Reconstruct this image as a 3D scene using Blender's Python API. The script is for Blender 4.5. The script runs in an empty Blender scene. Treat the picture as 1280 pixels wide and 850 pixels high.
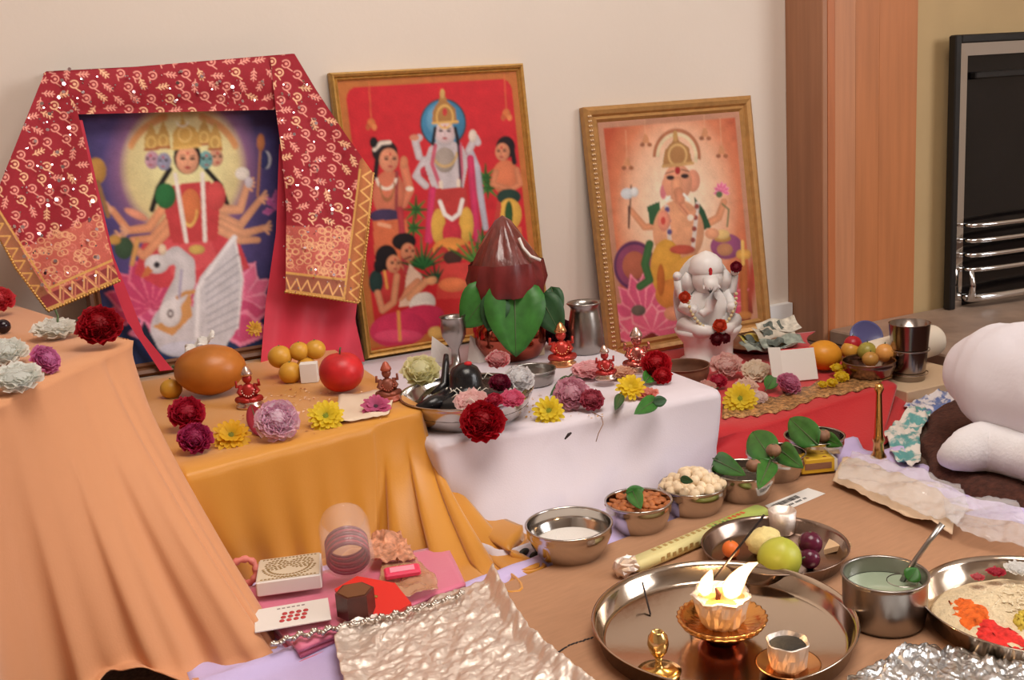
import bpy, bmesh, math, random
import numpy as np
from mathutils import Vector, Matrix, noise
random.seed(4); rng = np.random.default_rng(4)
R = math.radians; PI = math.pi
SC = bpy.context.scene; COL = SC.collection

# ------------------------------------------------------------------ camera
F_PX, PITCH, ROLL, YAW = 1300.0, R(12.5), R(4.0), R(25.0)
CAM = np.array([0.0, -2.2, 0.62])
_fw = np.array([math.sin(YAW)*math.cos(PITCH), math.cos(YAW)*math.cos(PITCH), -math.sin(PITCH)])
_r0 = np.array([math.cos(YAW), -math.sin(YAW), 0.0]); _u0 = np.cross(_r0, _fw)
_rt = _r0*math.cos(ROLL) - _u0*math.sin(ROLL); _up = _u0*math.cos(ROLL) + _r0*math.sin(ROLL)
cd = bpy.data.cameras.new('camera'); cam = bpy.data.objects.new('camera', cd); COL.objects.link(cam)
cd.sensor_width = 36.0; cd.lens = F_PX*36.0/1280.0; cd.clip_start = 0.02
cam.matrix_world = Matrix(((_rt[0], _up[0], -_fw[0], CAM[0]), (_rt[1], _up[1], -_fw[1], CAM[1]), (_rt[2], _up[2], -_fw[2], CAM[2]), (0, 0, 0, 1)))
SC.camera = cam
# ------------------------------------------------------------------ world, lights, exposure
w = bpy.data.worlds.new('daylight'); SC.world = w; w.use_nodes = True
w.node_tree.nodes['Background'].inputs[0].default_value = (0.75, 0.87, 1.0, 1); w.node_tree.nodes['Background'].inputs[1].default_value = 1.5
SC.view_settings.view_transform = 'Standard'; SC.view_settings.look = 'None'; SC.view_settings.gamma = 1.0
SC.view_settings.use_curve_mapping = False; SC.view_settings.exposure = 0.1
def area(name, loc, target, sx, sy, power, col):
    l = bpy.data.lights.new(name, 'AREA'); l.shape = 'RECTANGLE'; l.size = sx; l.size_y = sy; l.energy = power; l.color = col
    o = bpy.data.objects.new(name, l); COL.objects.link(o); o.location = loc
    o.rotation_euler = (Vector(target) - Vector(loc)).to_track_quat('-Z', 'Y').to_euler(); return o
area('window_daylight', (3.3, -3.4, 1.45), (0.9, -0.9, 0.35), 1.7, 1.25, 54, (1.0, 0.97, 0.96))
area('ceiling_fill', (0.7, -1.75, 2.38), (0.7, -1.55, 0), 1.3, 1.3, 46, (1.0, 0.91, 0.82))  # unseen top light from the ceiling, raised as fill

# ------------------------------------------------------------------ pixel helpers (1280x850): a pixel to a point on a real plane
def ray(x, y): return _fw*F_PX + _rt*(x-640.0) + _up*(425.0-y)
def G(x, y, z=0.0):
    d = ray(x, y); return CAM + d*((z-CAM[2])/d[2])
def W(x, y, wy):
    d = ray(x, y); return CAM + d*((wy-CAM[1])/d[1])
def PX(P):
    v = np.asarray(P, float) - CAM; dz = v@_fw
    return 640 + F_PX*(v@_rt)/dz, 425 - F_PX*(v@_up)/dz
def S(x, y, z=0.0): return float((G(x, y, z)-CAM)@_fw)/F_PX      # metres per pixel there

# ------------------------------------------------------------------ materials
def lin(c):
    c = np.asarray(c, float)/255.0
    return np.where(c <= 0.04045, c/12.92, ((c+0.055)/1.055)**2.4)
_M = {}
def mat(name, rgb=(200, 200, 200), rough=0.6, metal=0.0, noise_s=0, noise_a=0.0, bump_s=0, bump_a=0.0, sheen=0.0, trans=0.0, ior=1.45, coat=0.0, sss=0.0, spec=None, stretch=None, alpha=1.0, rgb2=None):
    if name in _M: return _M[name]
    m = bpy.data.materials.new(name); m.use_nodes = True; nt = m.node_tree; b = nt.nodes['Principled BSDF']
    c = tuple(lin(rgb)) + (1.0,)
    I = b.inputs
    I['Base Color'].default_value = c; I['Roughness'].default_value = rough; I['Metallic'].default_value = metal
    I['IOR'].default_value = ior
    if sheen: I['Sheen Weight'].default_value = sheen
    if trans: I['Transmission Weight'].default_value = trans
    if coat: I['Coat Weight'].default_value = coat; I['Coat Roughness'].default_value = 0.1
    if sss: I['Subsurface Weight'].default_value = sss; I['Subsurface Radius'].default_value = (0.01, 0.006, 0.004)
    if spec is not None: I['Specular IOR Level'].default_value = spec
    if alpha < 1: I['Alpha'].default_value = alpha
    co = None
    if noise_s or bump_s:
        tc = nt.nodes.new('ShaderNodeTexCoord'); mp = nt.nodes.new('ShaderNodeMapping'); nt.links.new(tc.outputs['Object'], mp.inputs[0])
        if stretch: mp.inputs['Scale'].default_value = stretch
        co = mp.outputs[0]
    if noise_s:
        n = nt.nodes.new('ShaderNodeTexNoise'); n.inputs['Scale'].default_value = noise_s; n.inputs['Detail'].default_value = 5
        nt.links.new(co, n.inputs['Vector'])
        r = nt.nodes.new('ShaderNodeValToRGB'); a = np.array(c[:3])
        r.color_ramp.elements[0].position = 0.3; r.color_ramp.elements[1].position = 0.7
        r.color_ramp.elements[0].color = tuple(np.clip(a*(1-noise_a), 0, 1)) + (1,); r.color_ramp.elements[1].color = tuple(np.clip(a*(1+noise_a), 0, 1)) + (1,)
        if rgb2 is not None:
            r.color_ramp.elements[0].color = c; r.color_ramp.elements[1].color = tuple(lin(rgb2))+(1,); r.color_ramp.elements[0].position = 0.44; r.color_ramp.elements[1].position = 0.54
        nt.links.new(n.outputs['Fac'], r.inputs[0]); nt.links.new(r.outputs[0], I['Base Color'])
    if bump_s:
        n2 = nt.nodes.new('ShaderNodeTexNoise'); n2.inputs['Scale'].default_value = bump_s; n2.inputs['Detail'].default_value = 4
        nt.links.new(co, n2.inputs['Vector'])
        bp = nt.nodes.new('ShaderNodeBump'); bp.inputs['Strength'].default_value = bump_a; bp.inputs['Distance'].default_value = 0.004
        nt.links.new(n2.outputs['Fac'], bp.inputs['Height']); nt.links.new(bp.outputs[0], I['Normal'])
    _M[name] = m; return m
def vmat(name, rough=0.6, metal=0.0, sheen=0.0, bump_s=0, bump_a=0.0, coat=0.0, sss=0.0, trans=0.0):
    if name in _M: return _M[name]
    m = mat(name, (255, 255, 255), rough, metal, bump_s=bump_s, bump_a=bump_a, sheen=sheen, coat=coat, sss=sss)
    a = m.node_tree.nodes.new('ShaderNodeAttribute'); a.attribute_name = 'Col'
    m.node_tree.links.new(a.outputs['Color'], m.node_tree.nodes['Principled BSDF'].inputs['Base Color']); return m
def emis(name, rgb, strength):
    m = bpy.data.materials.new(name); m.use_nodes = True; nt = m.node_tree; nt.nodes.clear()
    e = nt.nodes.new('ShaderNodeEmission'); o = nt.nodes.new('ShaderNodeOutputMaterial'); e.inputs[0].default_value = tuple(lin(rgb)) + (1,); e.inputs[1].default_value = strength
    nt.links.new(e.outputs[0], o.inputs[0]); return m

# ------------------------------------------------------------------ mesh helpers
class MB:
    def __init__(s): s.v = []; s.f = []; s.c = []
    def add(s, vs, fs, col=(1, 1, 1)):
        o = len(s.v); s.v += [tuple(map(float, p)) for p in vs]; s.f += [tuple(i+o for i in f) for f in fs]
        if isinstance(col, list): s.c += col
        else: s.c += [tuple(col)]*len(vs)
        return s
    def box(s, c, d, rz=0.0, mtx=None, col=(1, 1, 1), bev=0.0):
        hx, hy, hz = d[0]/2, d[1]/2, d[2]/2; ca, sa = math.cos(rz), math.sin(rz); vs = []; 
        if bev <= 0:
            for z in (-hz, hz):
                for x, y in ((-hx, -hy), (hx, -hy), (hx, hy), (-hx, hy)): vs.append((x, y, z))
            fs = [(3, 2, 1, 0), (4, 5, 6, 7), (0, 1, 5, 4), (1, 2, 6, 5), (2, 3, 7, 6), (3, 0, 4, 7)]
        else:
            b = bev; rings = [(-hz, b), (-hz+b, 0), (hz-b, 0), (hz, b)]; fs = []
            for z, i in rings:
                X, Y = hx-i, hy-i
                for x, y in ((-X+b, -Y), (X-b, -Y), (X, -Y+b), (X, Y-b), (X-b, Y), (-X+b, Y), (-X, Y-b), (-X, -Y+b)): vs.append((x, y, z))
            for k in range(3):
                for j in range(8): a = k*8+j; c2 = k*8+(j+1) % 8; fs.append((a, c2, c2+8, a+8))
            fs.append(tuple(range(7, -1, -1))); fs.append(tuple(range(24, 32)))
        out = []
        for x, y, z in vs:
            p = Vector((x*ca-y*sa, x*sa+y*ca, z)) + Vector(c)
            if mtx is not None: p = mtx @ p
            out.append(p)
        return s.add(out, fs, col)
    def lathe(s, prof, seg=32, c=(0, 0, 0), mtx=None, col=(1, 1, 1), fn=None, sx=1.0, sy=1.0, cap=True):
        vs = []; fs = []; n = len(prof)
        for r, z in prof:
            for k in range(seg):
                a = 2*PI*k/seg; rr, zz = (r, z) if fn is None else fn(r, z, a)
                p = Vector((rr*math.cos(a)*sx, rr*math.sin(a)*sy, zz)) + Vector(c)
                vs.append(mtx @ p if mtx is not None else p)
        for i in range(n-1):
            for k in range(seg):
                k2 = (k+1) % seg; fs.append((i*seg+k, i*seg+k2, (i+1)*seg+k2, (i+1)*seg+k))
        if n == 2: cap = False
        if cap and prof[0][0] > 1e-5: fs.append(tuple(range(seg-1, -1, -1)))
        if cap and prof[-1][0] > 1e-5: fs.append(tuple((n-1)*seg+k for k in range(seg)))
        return s.add(vs, fs, col)
    def ball(s, c, r, seg=16, rings=10, mtx=None, col=(1, 1, 1), fn=None):
        r = (r, r, r) if np.isscalar(r) else r; vs = []; fs = []
        for i in range(rings+1):
            t = PI*i/rings
            for k in range(seg):
                a = 2*PI*k/seg; d = Vector((math.sin(t)*math.cos(a), math.sin(t)*math.sin(a), -math.cos(t)))
                m_ = 1.0 if fn is None else fn(d)
                p = Vector((d.x*r[0]*m_, d.y*r[1]*m_, d.z*r[2]*m_))
                if mtx is not None: p = mtx @ p
                vs.append(p + Vector(c))
        for i in range(rings):
            for k in range(seg):
                k2 = (k+1) % seg; fs.append((i*seg+k, i*seg+k2, (i+1)*seg+k2, (i+1)*seg+k))
        return s.add(vs, fs, col)
    def tube(s, pts, rad, seg=8, col=(1, 1, 1), cap=True):
        pts = [Vector(p) for p in pts]; n = len(pts); rad = [rad]*n if np.isscalar(rad) else rad
        vs = []; fs = []; ref = Vector((0.13, 0.21, 0.97))
        for i in range(n):
            t = (pts[min(i+1, n-1)] - pts[max(i-1, 0)]).normalized()
            u = t.cross(ref); u = u.normalized() if u.length > 1e-4 else t.orthogonal().normalized(); v = t.cross(u)
            for k in range(seg):
                a = 2*PI*k/seg; vs.append(pts[i] + (u*math.cos(a) + v*math.sin(a))*rad[i])
        for i in range(n-1):
            for k in range(seg): k2 = (k+1) % seg; fs.append((i*seg+k, i*seg+k2, (i+1)*seg+k2, (i+1)*seg+k))
        if cap: fs += [tuple(range(seg-1, -1, -1)), tuple((n-1)*seg+k for k in range(seg))]
        return s.add(vs, fs, col)
    def grid(s, P, col=(1, 1, 1)):            # P: rows of points
        nv, nu = len(P), len(P[0]); vs = [p for r in P for p in r]
        fs = [(i*nu+j, i*nu+j+1, (i+1)*nu+j+1, (i+1)*nu+j) for i in range(nv-1) for j in range(nu-1)]
        return s.add(vs, fs, col)
    def prism(s, poly, z0, z1, col=(1, 1, 1), mtx=None):
        n = len(poly); vs = [(x, y, z0) for x, y in poly] + [(x, y, z1) for x, y in poly]
        if mtx is not None: vs = [mtx @ Vector(v) for v in vs]
        fs = [tuple(range(n-1, -1, -1)), tuple(range(n, 2*n))] + [(i, (i+1) % n, n+(i+1) % n, n+i) for i in range(n)]
        return s.add(vs, fs, col)
    def mesh(s, name, m, smooth=True):
        me = bpy.data.meshes.new(name); me.from_pydata(s.v, [], s.f); me.materials.append(m)
        if any(c != (1, 1, 1) for c in s.c):
            a = me.color_attributes.new('Col', 'FLOAT_COLOR', 'POINT')
            a.data.foreach_set('color', np.array([tuple(c)+(1.0,) for c in s.c], np.float32).ravel())
        if smooth: me.polygons.foreach_set('use_smooth', [True]*len(me.polygons))
        me.update(); return me
    def obj(s, name, m, parent=None, smooth=True, loc=(0, 0, 0), auto=None):
        me = s.mesh(name, m, smooth); o = bpy.data.objects.new(name, me); COL.objects.link(o); o.location = loc
        if auto:
            try: me.set_sharp_from_angle(angle=R(auto))
            except Exception: pass
        if parent is not None: o.parent = parent
        return o
def tag(o, label=None, cat=None, group=None, kind=None):
    if label: o['label'] = label
    if cat: o['category'] = cat
    if group: o['group'] = group
    if kind: o['kind'] = kind
    return o
def thing(name, label, cat, loc=(0, 0, 0), rot=(0, 0, 0), group=None):
    o = bpy.data.objects.new(name, None); COL.objects.link(o); o.location = tuple(map(float, loc)); o.rotation_euler = rot; o.empty_display_size = 0.02
    return tag(o, label, cat, group)
def dup(root, label, loc, rot=None, scale=None, group=None):
    r = root.copy(); COL.objects.link(r); r.location = tuple(map(float, loc)); r['label'] = label
    if rot is not None: r.rotation_euler = rot
    if scale: r.scale = (scale,)*3
    if group: r['group'] = group
    for ch in list(root.children):
        c = ch.copy(); COL.objects.link(c); c.parent = r
        for g in list(ch.children):
            d = g.copy(); COL.objects.link(d); d.parent = c
    return r
def np_grid(name, P, C, m, parent=None, smooth=True, faces_mask=None):
    nv, nu = P.shape[:2]; idx = np.arange(nv*nu).reshape(nv, nu)
    q = np.stack([idx[:-1, :-1], idx[:-1, 1:], idx[1:, 1:], idx[1:, :-1]], -1).reshape(-1, 4)
    if faces_mask is not None: q = q[faces_mask.ravel()]
    me = bpy.data.meshes.new(name); me.vertices.add(nv*nu); me.vertices.foreach_set('co', P.astype(np.float32).ravel())
    me.loops.add(q.size); me.loops.foreach_set('vertex_index', q.astype(np.int32).ravel())
    me.polygons.add(len(q)); me.polygons.foreach_set('loop_start', np.arange(0, q.size, 4, dtype=np.int32))
    if smooth: me.polygons.foreach_set('use_smooth', np.ones(len(q), bool))
    me.update(calc_edges=True); me.validate()
    if C is not None:
        a = me.color_attributes.new('Col', 'FLOAT_COLOR', 'POINT')
        a.data.foreach_set('color', np.concatenate([C.reshape(-1, 3), np.ones((nv*nu, 1))], 1).astype(np.float32).ravel())
    me.materials.append(m); o = bpy.data.objects.new(name, me); COL.objects.link(o)
    if parent is not None: o.parent = parent
    return o
def resample(pts, n):
    pts = np.asarray(pts, float); d = np.r_[0, np.cumsum(np.linalg.norm(np.diff(pts, axis=0), axis=1))]; t = np.linspace(0, d[-1], n)
    return np.stack([np.interp(t, d, pts[:, k]) for k in range(pts.shape[1])], 1)
def fbm(x, y, seed=0, scale=1.0, oct=3):
    v = 0; a = 1.0
    for k in range(oct):
        v += a*noise.noise((x*scale*2**k + seed*7.3, y*scale*2**k - seed*3.1, seed*1.7)); a *= 0.5
    return v
def look_rot(n, spin=0.0):                    # euler turning +Z to n
    return (Vector(n).to_track_quat('Z', 'Y') @ __import__('mathutils').Quaternion((0, 0, 1), spin)).to_euler()
def tocam(P, up=0.5):                         # a direction leaning from straight up to the camera
    d = Vector(CAM) - Vector(P); d.normalize(); return (Vector((0, 0, 1))*up + d*(1-up)).normalized()

# ------------------------------------------------------------------ common materials
STEEL = mat('stainless_steel', (196, 190, 184), 0.16, 1.0, bump_s=60, bump_a=0.03)
STEEL_DULL = mat('brushed_steel', (165, 160, 155), 0.3, 1.0, bump_s=80, bump_a=0.05)
CHROME = mat('chrome', (225, 225, 225), 0.06, 1.0)
COPPER = mat('copper', (190, 105, 80), 0.22, 1.0)
BRASS = mat('brass', (215, 170, 95), 0.22, 1.0)
GOLDM = mat('gold_frame', (196, 152, 82), 0.45, 0.25, noise_s=90, noise_a=0.15, bump_s=140, bump_a=0.25)
FOIL = mat('aluminium_foil', (234, 222, 212), 0.55, 1.0, bump_s=40, bump_a=0.5, stretch=(1, 3, 1))
GLASS = mat('clear_glass', (250, 250, 250), 0.03, trans=1.0, ior=1.45)
PETAL = vmat('petals', 0.6)
def _translucent(m, k):                       # thin petals let some light through
    nt = m.node_tree; b = nt.nodes['Principled BSDF']; tr = nt.nodes.new('ShaderNodeBsdfTranslucent'); mx = nt.nodes.new('ShaderNodeMixShader'); mx.inputs[0].default_value = k
    nt.links.new(b.inputs['Base Color'].links[0].from_socket, tr.inputs[0]); nt.links.new(b.outputs[0], mx.inputs[1]); nt.links.new(tr.outputs[0], mx.inputs[2]); nt.links.new(mx.outputs[0], nt.nodes['Material Output'].inputs[0])
_translucent(PETAL, 0.45)
PRINT = vmat('printed_paper', 0.5); PRINT.node_tree.nodes['Principled BSDF'].inputs['Specular IOR Level'].default_value = 0.2
LEAF = mat('leaf', (52, 110, 40), 0.45, noise_s=40, noise_a=0.3)
LEAF_D = mat('dark_leaf', (40, 78, 42), 0.5, noise_s=40, noise_a=0.3)
STEM = mat('stem', (80, 96, 60), 0.6)
WHITE_P = mat('white_paper', (226, 220, 214), 0.7)
MARBLE = mat('white_marble', (232, 228, 226), 0.35, sss=0.1, noise_s=25, noise_a=0.05)
BLACKST = mat('black_stone', (26, 24, 26), 0.25, noise_s=40, noise_a=0.3)
REDP = mat('red_powder', (190, 40, 45), 0.9, noise_s=200, noise_a=0.4)

# ================================================================== SETTING
WY, WF = -0.13, -0.26
M_WALL = mat('wall_paint', (222, 210, 198), 0.85, noise_s=3, noise_a=0.02, bump_s=120, bump_a=0.05)
M_CEIL = mat('ceiling_paint', (228, 222, 214), 0.9)
M_FLOOR = mat('dark_carpet', (96, 74, 62), 0.95, noise_s=160, noise_a=0.35, bump_s=220, bump_a=0.6)
M_BEIGE = mat('beige_panel', (186, 158, 114), 0.7, noise_s=8, noise_a=0.04)
def struct(name, mb, m, **k): o = mb.obj(name, m, smooth=False, **k); o['kind'] = 'structure'; return o
X0, X1, Y0, ZC = -2.0, 3.6, -5.0, 2.45
struct('floor', MB().box(((X0+X1)/2, (Y0+WY)/2, -0.05), (X1-X0, WY-Y0, 0.1)), M_FLOOR)
struct('ceiling', MB().box(((X0+X1)/2, (Y0+WY)/2, ZC+0.05), (X1-X0, WY-Y0, 0.1)), M_CEIL)
struct('wall_back', MB().box(((X0+X1)/2, WY+0.05, ZC/2), (X1-X0, 0.1, ZC)), M_WALL)
struct('wall_left', MB().box((X0-0.05, (Y0+WY)/2, ZC/2), (0.1, WY-Y0, ZC)), M_WALL)
struct('wall_front', MB().box(((X0+X1)/2, Y0-0.05, ZC/2), (X1-X0, 0.1, ZC)), M_WALL)
wr = MB()
for (ya, yb, za, zb) in ((Y0, -4.3, 0, ZC), (-2.5, WY, 0, ZC), (-4.3, -2.5, 0, 0.8), (-4.3, -2.5, 2.1, ZC)):
    wr.box((X1+0.05, (ya+yb)/2, (za+zb)/2), (0.1, yb-ya, zb-za))
struct('wall_right', wr, M_WALL)
M_UPVC = mat('white_frame', (235, 235, 235), 0.35)
wn = MB()
for y in (-4.27, -3.4, -2.53): wn.box((X1+0.05, y, 1.45), (0.07, 0.06, 1.3))
for z in (0.83, 2.07): wn.box((X1+0.05, -3.4, z), (0.07, 1.8, 0.06))
wo = struct('window_1', wn, M_UPVC)
for y in (-3.835, -2.965):
    p = MB().box((X1+0.05, y, 1.45), (0.006, 0.81, 1.18)).obj('pane', GLASS, wo, smooth=False)
for nm, a, b in (('baseboard_back', (X0, WY-0.01), (1.75, WY-0.01)),):
    struct(nm, MB().box(((a[0]+b[0])/2, a[1], 0.045), (b[0]-a[0], 0.02, 0.09)), M_UPVC)
# fireplace surround: timber side face and front boards, each a plank
M_PINE = [mat('pine_a', (178, 104, 60), 0.45, noise_s=9, noise_a=0.13, stretch=(6, 6, 0.35)), mat('pine_b', (186, 126, 88), 0.45, noise_s=9, noise_a=0.12, stretch=(6, 6, 0.35)),
          mat('pine_c', (182, 114, 68), 0.45, noise_s=9, noise_a=0.12, stretch=(5, 5, 0.3)), mat('pine_side', (160, 112, 82), 0.5, noise_s=9, noise_a=0.12, stretch=(6, 6, 0.35))]
XS = 1.752; XE = float(W(1144, 250, WF)[0])
st = struct('trim_1', MB().box(((XS+XE)/2, (WY+WF)/2+0.012, ZC/2), (XE-XS-0.03, WY-WF-0.02, ZC-0.002)), M_PINE[3])
st['label'] = 'light pine fireplace surround of vertical boards'
MB().box((XS+0.008, (WY+WF)/2, ZC/2), (0.016, WY-WF, ZC-0.002), bev=0.002).obj('plank', M_PINE[3], st, smooth=False)
xs = [XS+0.016] + [float(W(p, 250, WF)[0]) for p in (1044, 1069, 1098)] + [XE]
for i, mi in enumerate((0, 1, 2, 2)):
    MB().box(((xs[i]+xs[i+1])/2, WF+0.008, ZC/2), (xs[i+1]-xs[i]-0.0003, 0.016, ZC-0.002), bev=0.0004).obj('plank', M_PINE[mi], st, smooth=False)
struct('wall_fireplace', MB().box(((XE+X1)/2, (WY+WF)/2+0.006, ZC/2), (X1-XE, WY-WF-0.012, ZC-0.002)), M_BEIGE)
# hearth slab
M_HEARTH = mat('hearth_stone', (150, 128, 112), 0.4, noise_s=14, noise_a=0.22, bump_s=60, bump_a=0.1)
hz = 0.035
hs = MB().box((2.63, -0.44, hz/2), (1.72, 0.36, hz), bev=0.004).obj('hearth', M_HEARTH, smooth=False)
hs['kind'] = 'structure'
# gas fire
M_BLK = mat('black_metal', (22, 20, 20), 0.4); M_DGL = mat('dark_fire_glass', (16, 13, 14), 0.12, noise_s=12, noise_a=0.3)
fx0 = float(W(1187, 200, WF-0.03)[0]); ftop = float(W(1190, 44, WF-0.03)[2]); fw_ = 0.56; yF = WF-0.03
gf = thing('gas_fire', 'black framed inset gas fire with chrome trim and curved chrome bars', 'fireplace', (fx0+fw_/2, yF, hz))
def loc_(*p): return (p[0]-fx0-fw_/2, p[1]-yF, p[2]-hz)
t_ = 0.021; h_ = ftop-hz
fr = MB(); fr.box((-fw_/2+t_/2, 0.0, h_/2), (t_, 0.024, h_), bev=0.003); fr.box((fw_/2-t_/2, 0, h_/2), (t_, 0.024, h_), bev=0.003); fr.box((0, 0, h_-t_/2), (fw_-2*t_, 0.024, t_), bev=0.003)
fr.obj('outer_frame', M_BLK, gf, smooth=False)
ct = MB(); cw = 0.03
for sx in (-1, 1): ct.add([(sx*(fw_/2-t_), -0.008, 0), (sx*(fw_/2-t_-cw), -0.003, 0), (sx*(fw_/2-t_-cw), -0.003, h_-t_-cw), (sx*(fw_/2-t_), -0.008, h_-t_)], [(0, 1, 2, 3)])
ct.add([(-(fw_/2-t_), -0.008, h_-t_), (fw_/2-t_, -0.008, h_-t_), (fw_/2-t_-cw, -0.003, h_-t_-cw), (-(fw_/2-t_-cw), -0.003, h_-t_-cw)], [(0, 1, 2, 3)])
ct.obj('chrome_trim', CHROME, gf, smooth=False)['label'] = 'mirror chrome inner trim'
MB().box((0, 0.02, h_/2), (fw_-2*t_-2*cw+0.01, 0.012, h_)).obj('fire_glass', M_DGL, gf, smooth=False)
MB().box((0, 0.002, h_-0.10), (fw_-2*t_-2*cw-0.05, 0.02, 0.018), bev=0.003).obj('hood', M_BLK, gf, smooth=False)
bx = fw_/2-t_-cw-0.012
for py in (282, 301, 319, 337, 372):
    z = float(W(1216, py, yF-0.02)[2])-hz; r = 0.0065 if py < 350 else 0.011
    pts = [(-bx+2*bx*i/16, -0.022-0.03*math.sin(PI*i/16)**0.7, z) for i in range(17)]
    MB().tube([(pts[0][0], 0.012, z)]+pts+[(pts[-1][0], 0.012, z)], r, 10).obj('bar', CHROME, gf)
zb = float(W(1216, 375, yF-0.02)[2])-hz; zt = float(W(1216, 337, yF-0.02)[2])-hz
for sx in (-1, 1):
    MB().tube([(sx*bx, -0.022, zt), (sx*(bx-0.002), -0.026, (zt+zb)/2), (sx*(bx+0.003), -0.024, zb)], [0.006, 0.007, 0.011], 10).obj('bar_post', CHROME, gf)

# ================================================================== PAINTER for flat prints (colours of ink on paper)
class Ink:
    def __init__(s, X, Y, base): s.X = X.ravel(); s.Y = Y.ravel(); s.C = np.tile(lin(base), (s.X.size, 1)).astype(float)
    def _mix(s, m, col): m = np.clip(m, 0, 1)[:, None]; s.C = s.C*(1-m) + lin(col)*m; return s
    def e(s, cx, cy, rx, ry, col, rot=0, soft=0.8, a=1.0):
        c, q = math.cos(R(rot)), math.sin(R(rot)); dx, dy = s.X-cx, s.Y-cy; u = (dx*c+dy*q)/rx; v = (-dx*q+dy*c)/ry
        d = np.sqrt(u*u+v*v); m = np.clip((1-d)*min(rx, ry)/soft+0.5*(soft < 3), 0, 1)*a
        k = np.clip(1.06-0.20*d*d-0.10*(u+v)*min(1, min(rx, ry)/6.0), 0.6, 1.2)[:, None] if min(rx, ry) > 4 and soft < 3 else 1.0
        m = m[:, None]; s.C = s.C*(1-m)+np.clip(lin(col)*k, 0, 1)*m; return s
    def ring(s, cx, cy, rx, ry, wd, col, a=1.0, a0=-PI, a1=PI):
        u = (s.X-cx)/rx; v = (s.Y-cy)/ry; d = np.abs(np.sqrt(u*u+v*v)-1)*min(rx, ry); t = np.arctan2(v, u)
        return s._mix(np.clip((wd/2-d)+0.5, 0, 1)*a*((t >= a0) & (t <= a1)), col)
    def p(s, pts, col, a=1.0):
        ins = np.zeros(s.X.size, bool); n = len(pts)
        for i in range(n):
            x1, y1 = pts[i]; x2, y2 = pts[(i+1) % n]
            if y1 == y2: continue
            ins ^= ((y1 > s.Y) != (y2 > s.Y)) & (s.X < (x2-x1)*(s.Y-y1)/(y2-y1)+x1)
        return s._mix(ins*a, col)
    def l(s, pts, wd, col, a=1.0, w2=None):
        best = np.full(s.X.size, -9.0); n = len(pts)
        for i in range(n-1):
            x1, y1 = pts[i]; x2, y2 = pts[i+1]; dx, dy = x2-x1, y2-y1; L = dx*dx+dy*dy+1e-9
            t = np.clip(((s.X-x1)*dx+(s.Y-y1)*dy)/L, 0, 1); d = np.hypot(s.X-x1-t*dx, s.Y-y1-t*dy)
            ww = wd if w2 is None else wd+(w2-wd)*(i+t)/(n-1)
            best = np.maximum(best, ww/2-d+0.5)
        k = np.clip(0.80+0.30*np.clip(best/(0.5*max(wd, w2 or 0)), 0, 1), 0, 1.1)[:, None] if max(wd, w2 or 0) > 5 else 1.0
        m = np.clip(best, 0, 1)[:, None]*a; s.C = s.C*(1-m)+np.clip(lin(col)*k, 0, 1)*m; return s
    def grain(s, amt): s.C = np.clip(s.C*(1+amt*rng.standard_normal((s.X.size, 1))), 0, 1); return s
    def blot(s, shape):                       # slightly soft, mottled lithograph inks
        C = s.C.reshape(shape+(3,)); P = np.pad(C, ((1, 1), (1, 1), (0, 0)), 'edge'); h, w_ = shape
        C = sum(P[i:i+h, j:j+w_]*(4 if i == j == 1 else 2 if 1 in (i, j) else 1) for i in range(3) for j in range(3))/16.0
        g = rng.standard_normal((h//6+2, w_//6+2)); yy = np.linspace(0, h//6, h); xx = np.linspace(0, w_//6, w_); y0 = yy.astype(int); x0 = xx.astype(int); fy = (yy-y0)[:, None]; fx = (xx-x0)[None, :]
        n = g[y0][:, x0]*(1-fy)*(1-fx)+g[y0+1][:, x0]*fy*(1-fx)+g[y0][:, x0+1]*(1-fy)*fx+g[y0+1][:, x0+1]*fy*fx
        lum = C.mean(-1, keepdims=True); C = C*0.94+lum*0.06; s.C = np.clip(C*(1+0.05*n[..., None]+0.03*rng.standard_normal((h, w_, 1))), 0, 1).reshape(-1, 3)
    def face(s, cx, cy, r, skin, turn=0.0, brow=(60, 35, 30)):
        s.e(cx, cy, r, r*1.25, skin)
        for q in (-1, 1):
            s.e(cx+turn*r*0.4+q*r*0.42, cy-r*0.12, r*0.24, r*0.12, (35, 25, 28)); s.l([(cx+turn*r*.4+q*r*0.2, cy-r*0.38), (cx+turn*r*.4+q*r*0.62, cy-r*0.36)], 0.9, brow)
        s.l([(cx+turn*r*0.55, cy-r*0.05), (cx+turn*r*0.6, cy+r*0.35)], 1.1, tuple(int(k*0.82) for k in skin)); s.e(cx+turn*r*0.45, cy+r*0.68, r*0.28, r*0.12, (170, 60, 60)); s.e(cx+turn*r*0.4, cy-r*0.6, 1.2, 1.8, (190, 30, 40)); return s

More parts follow.
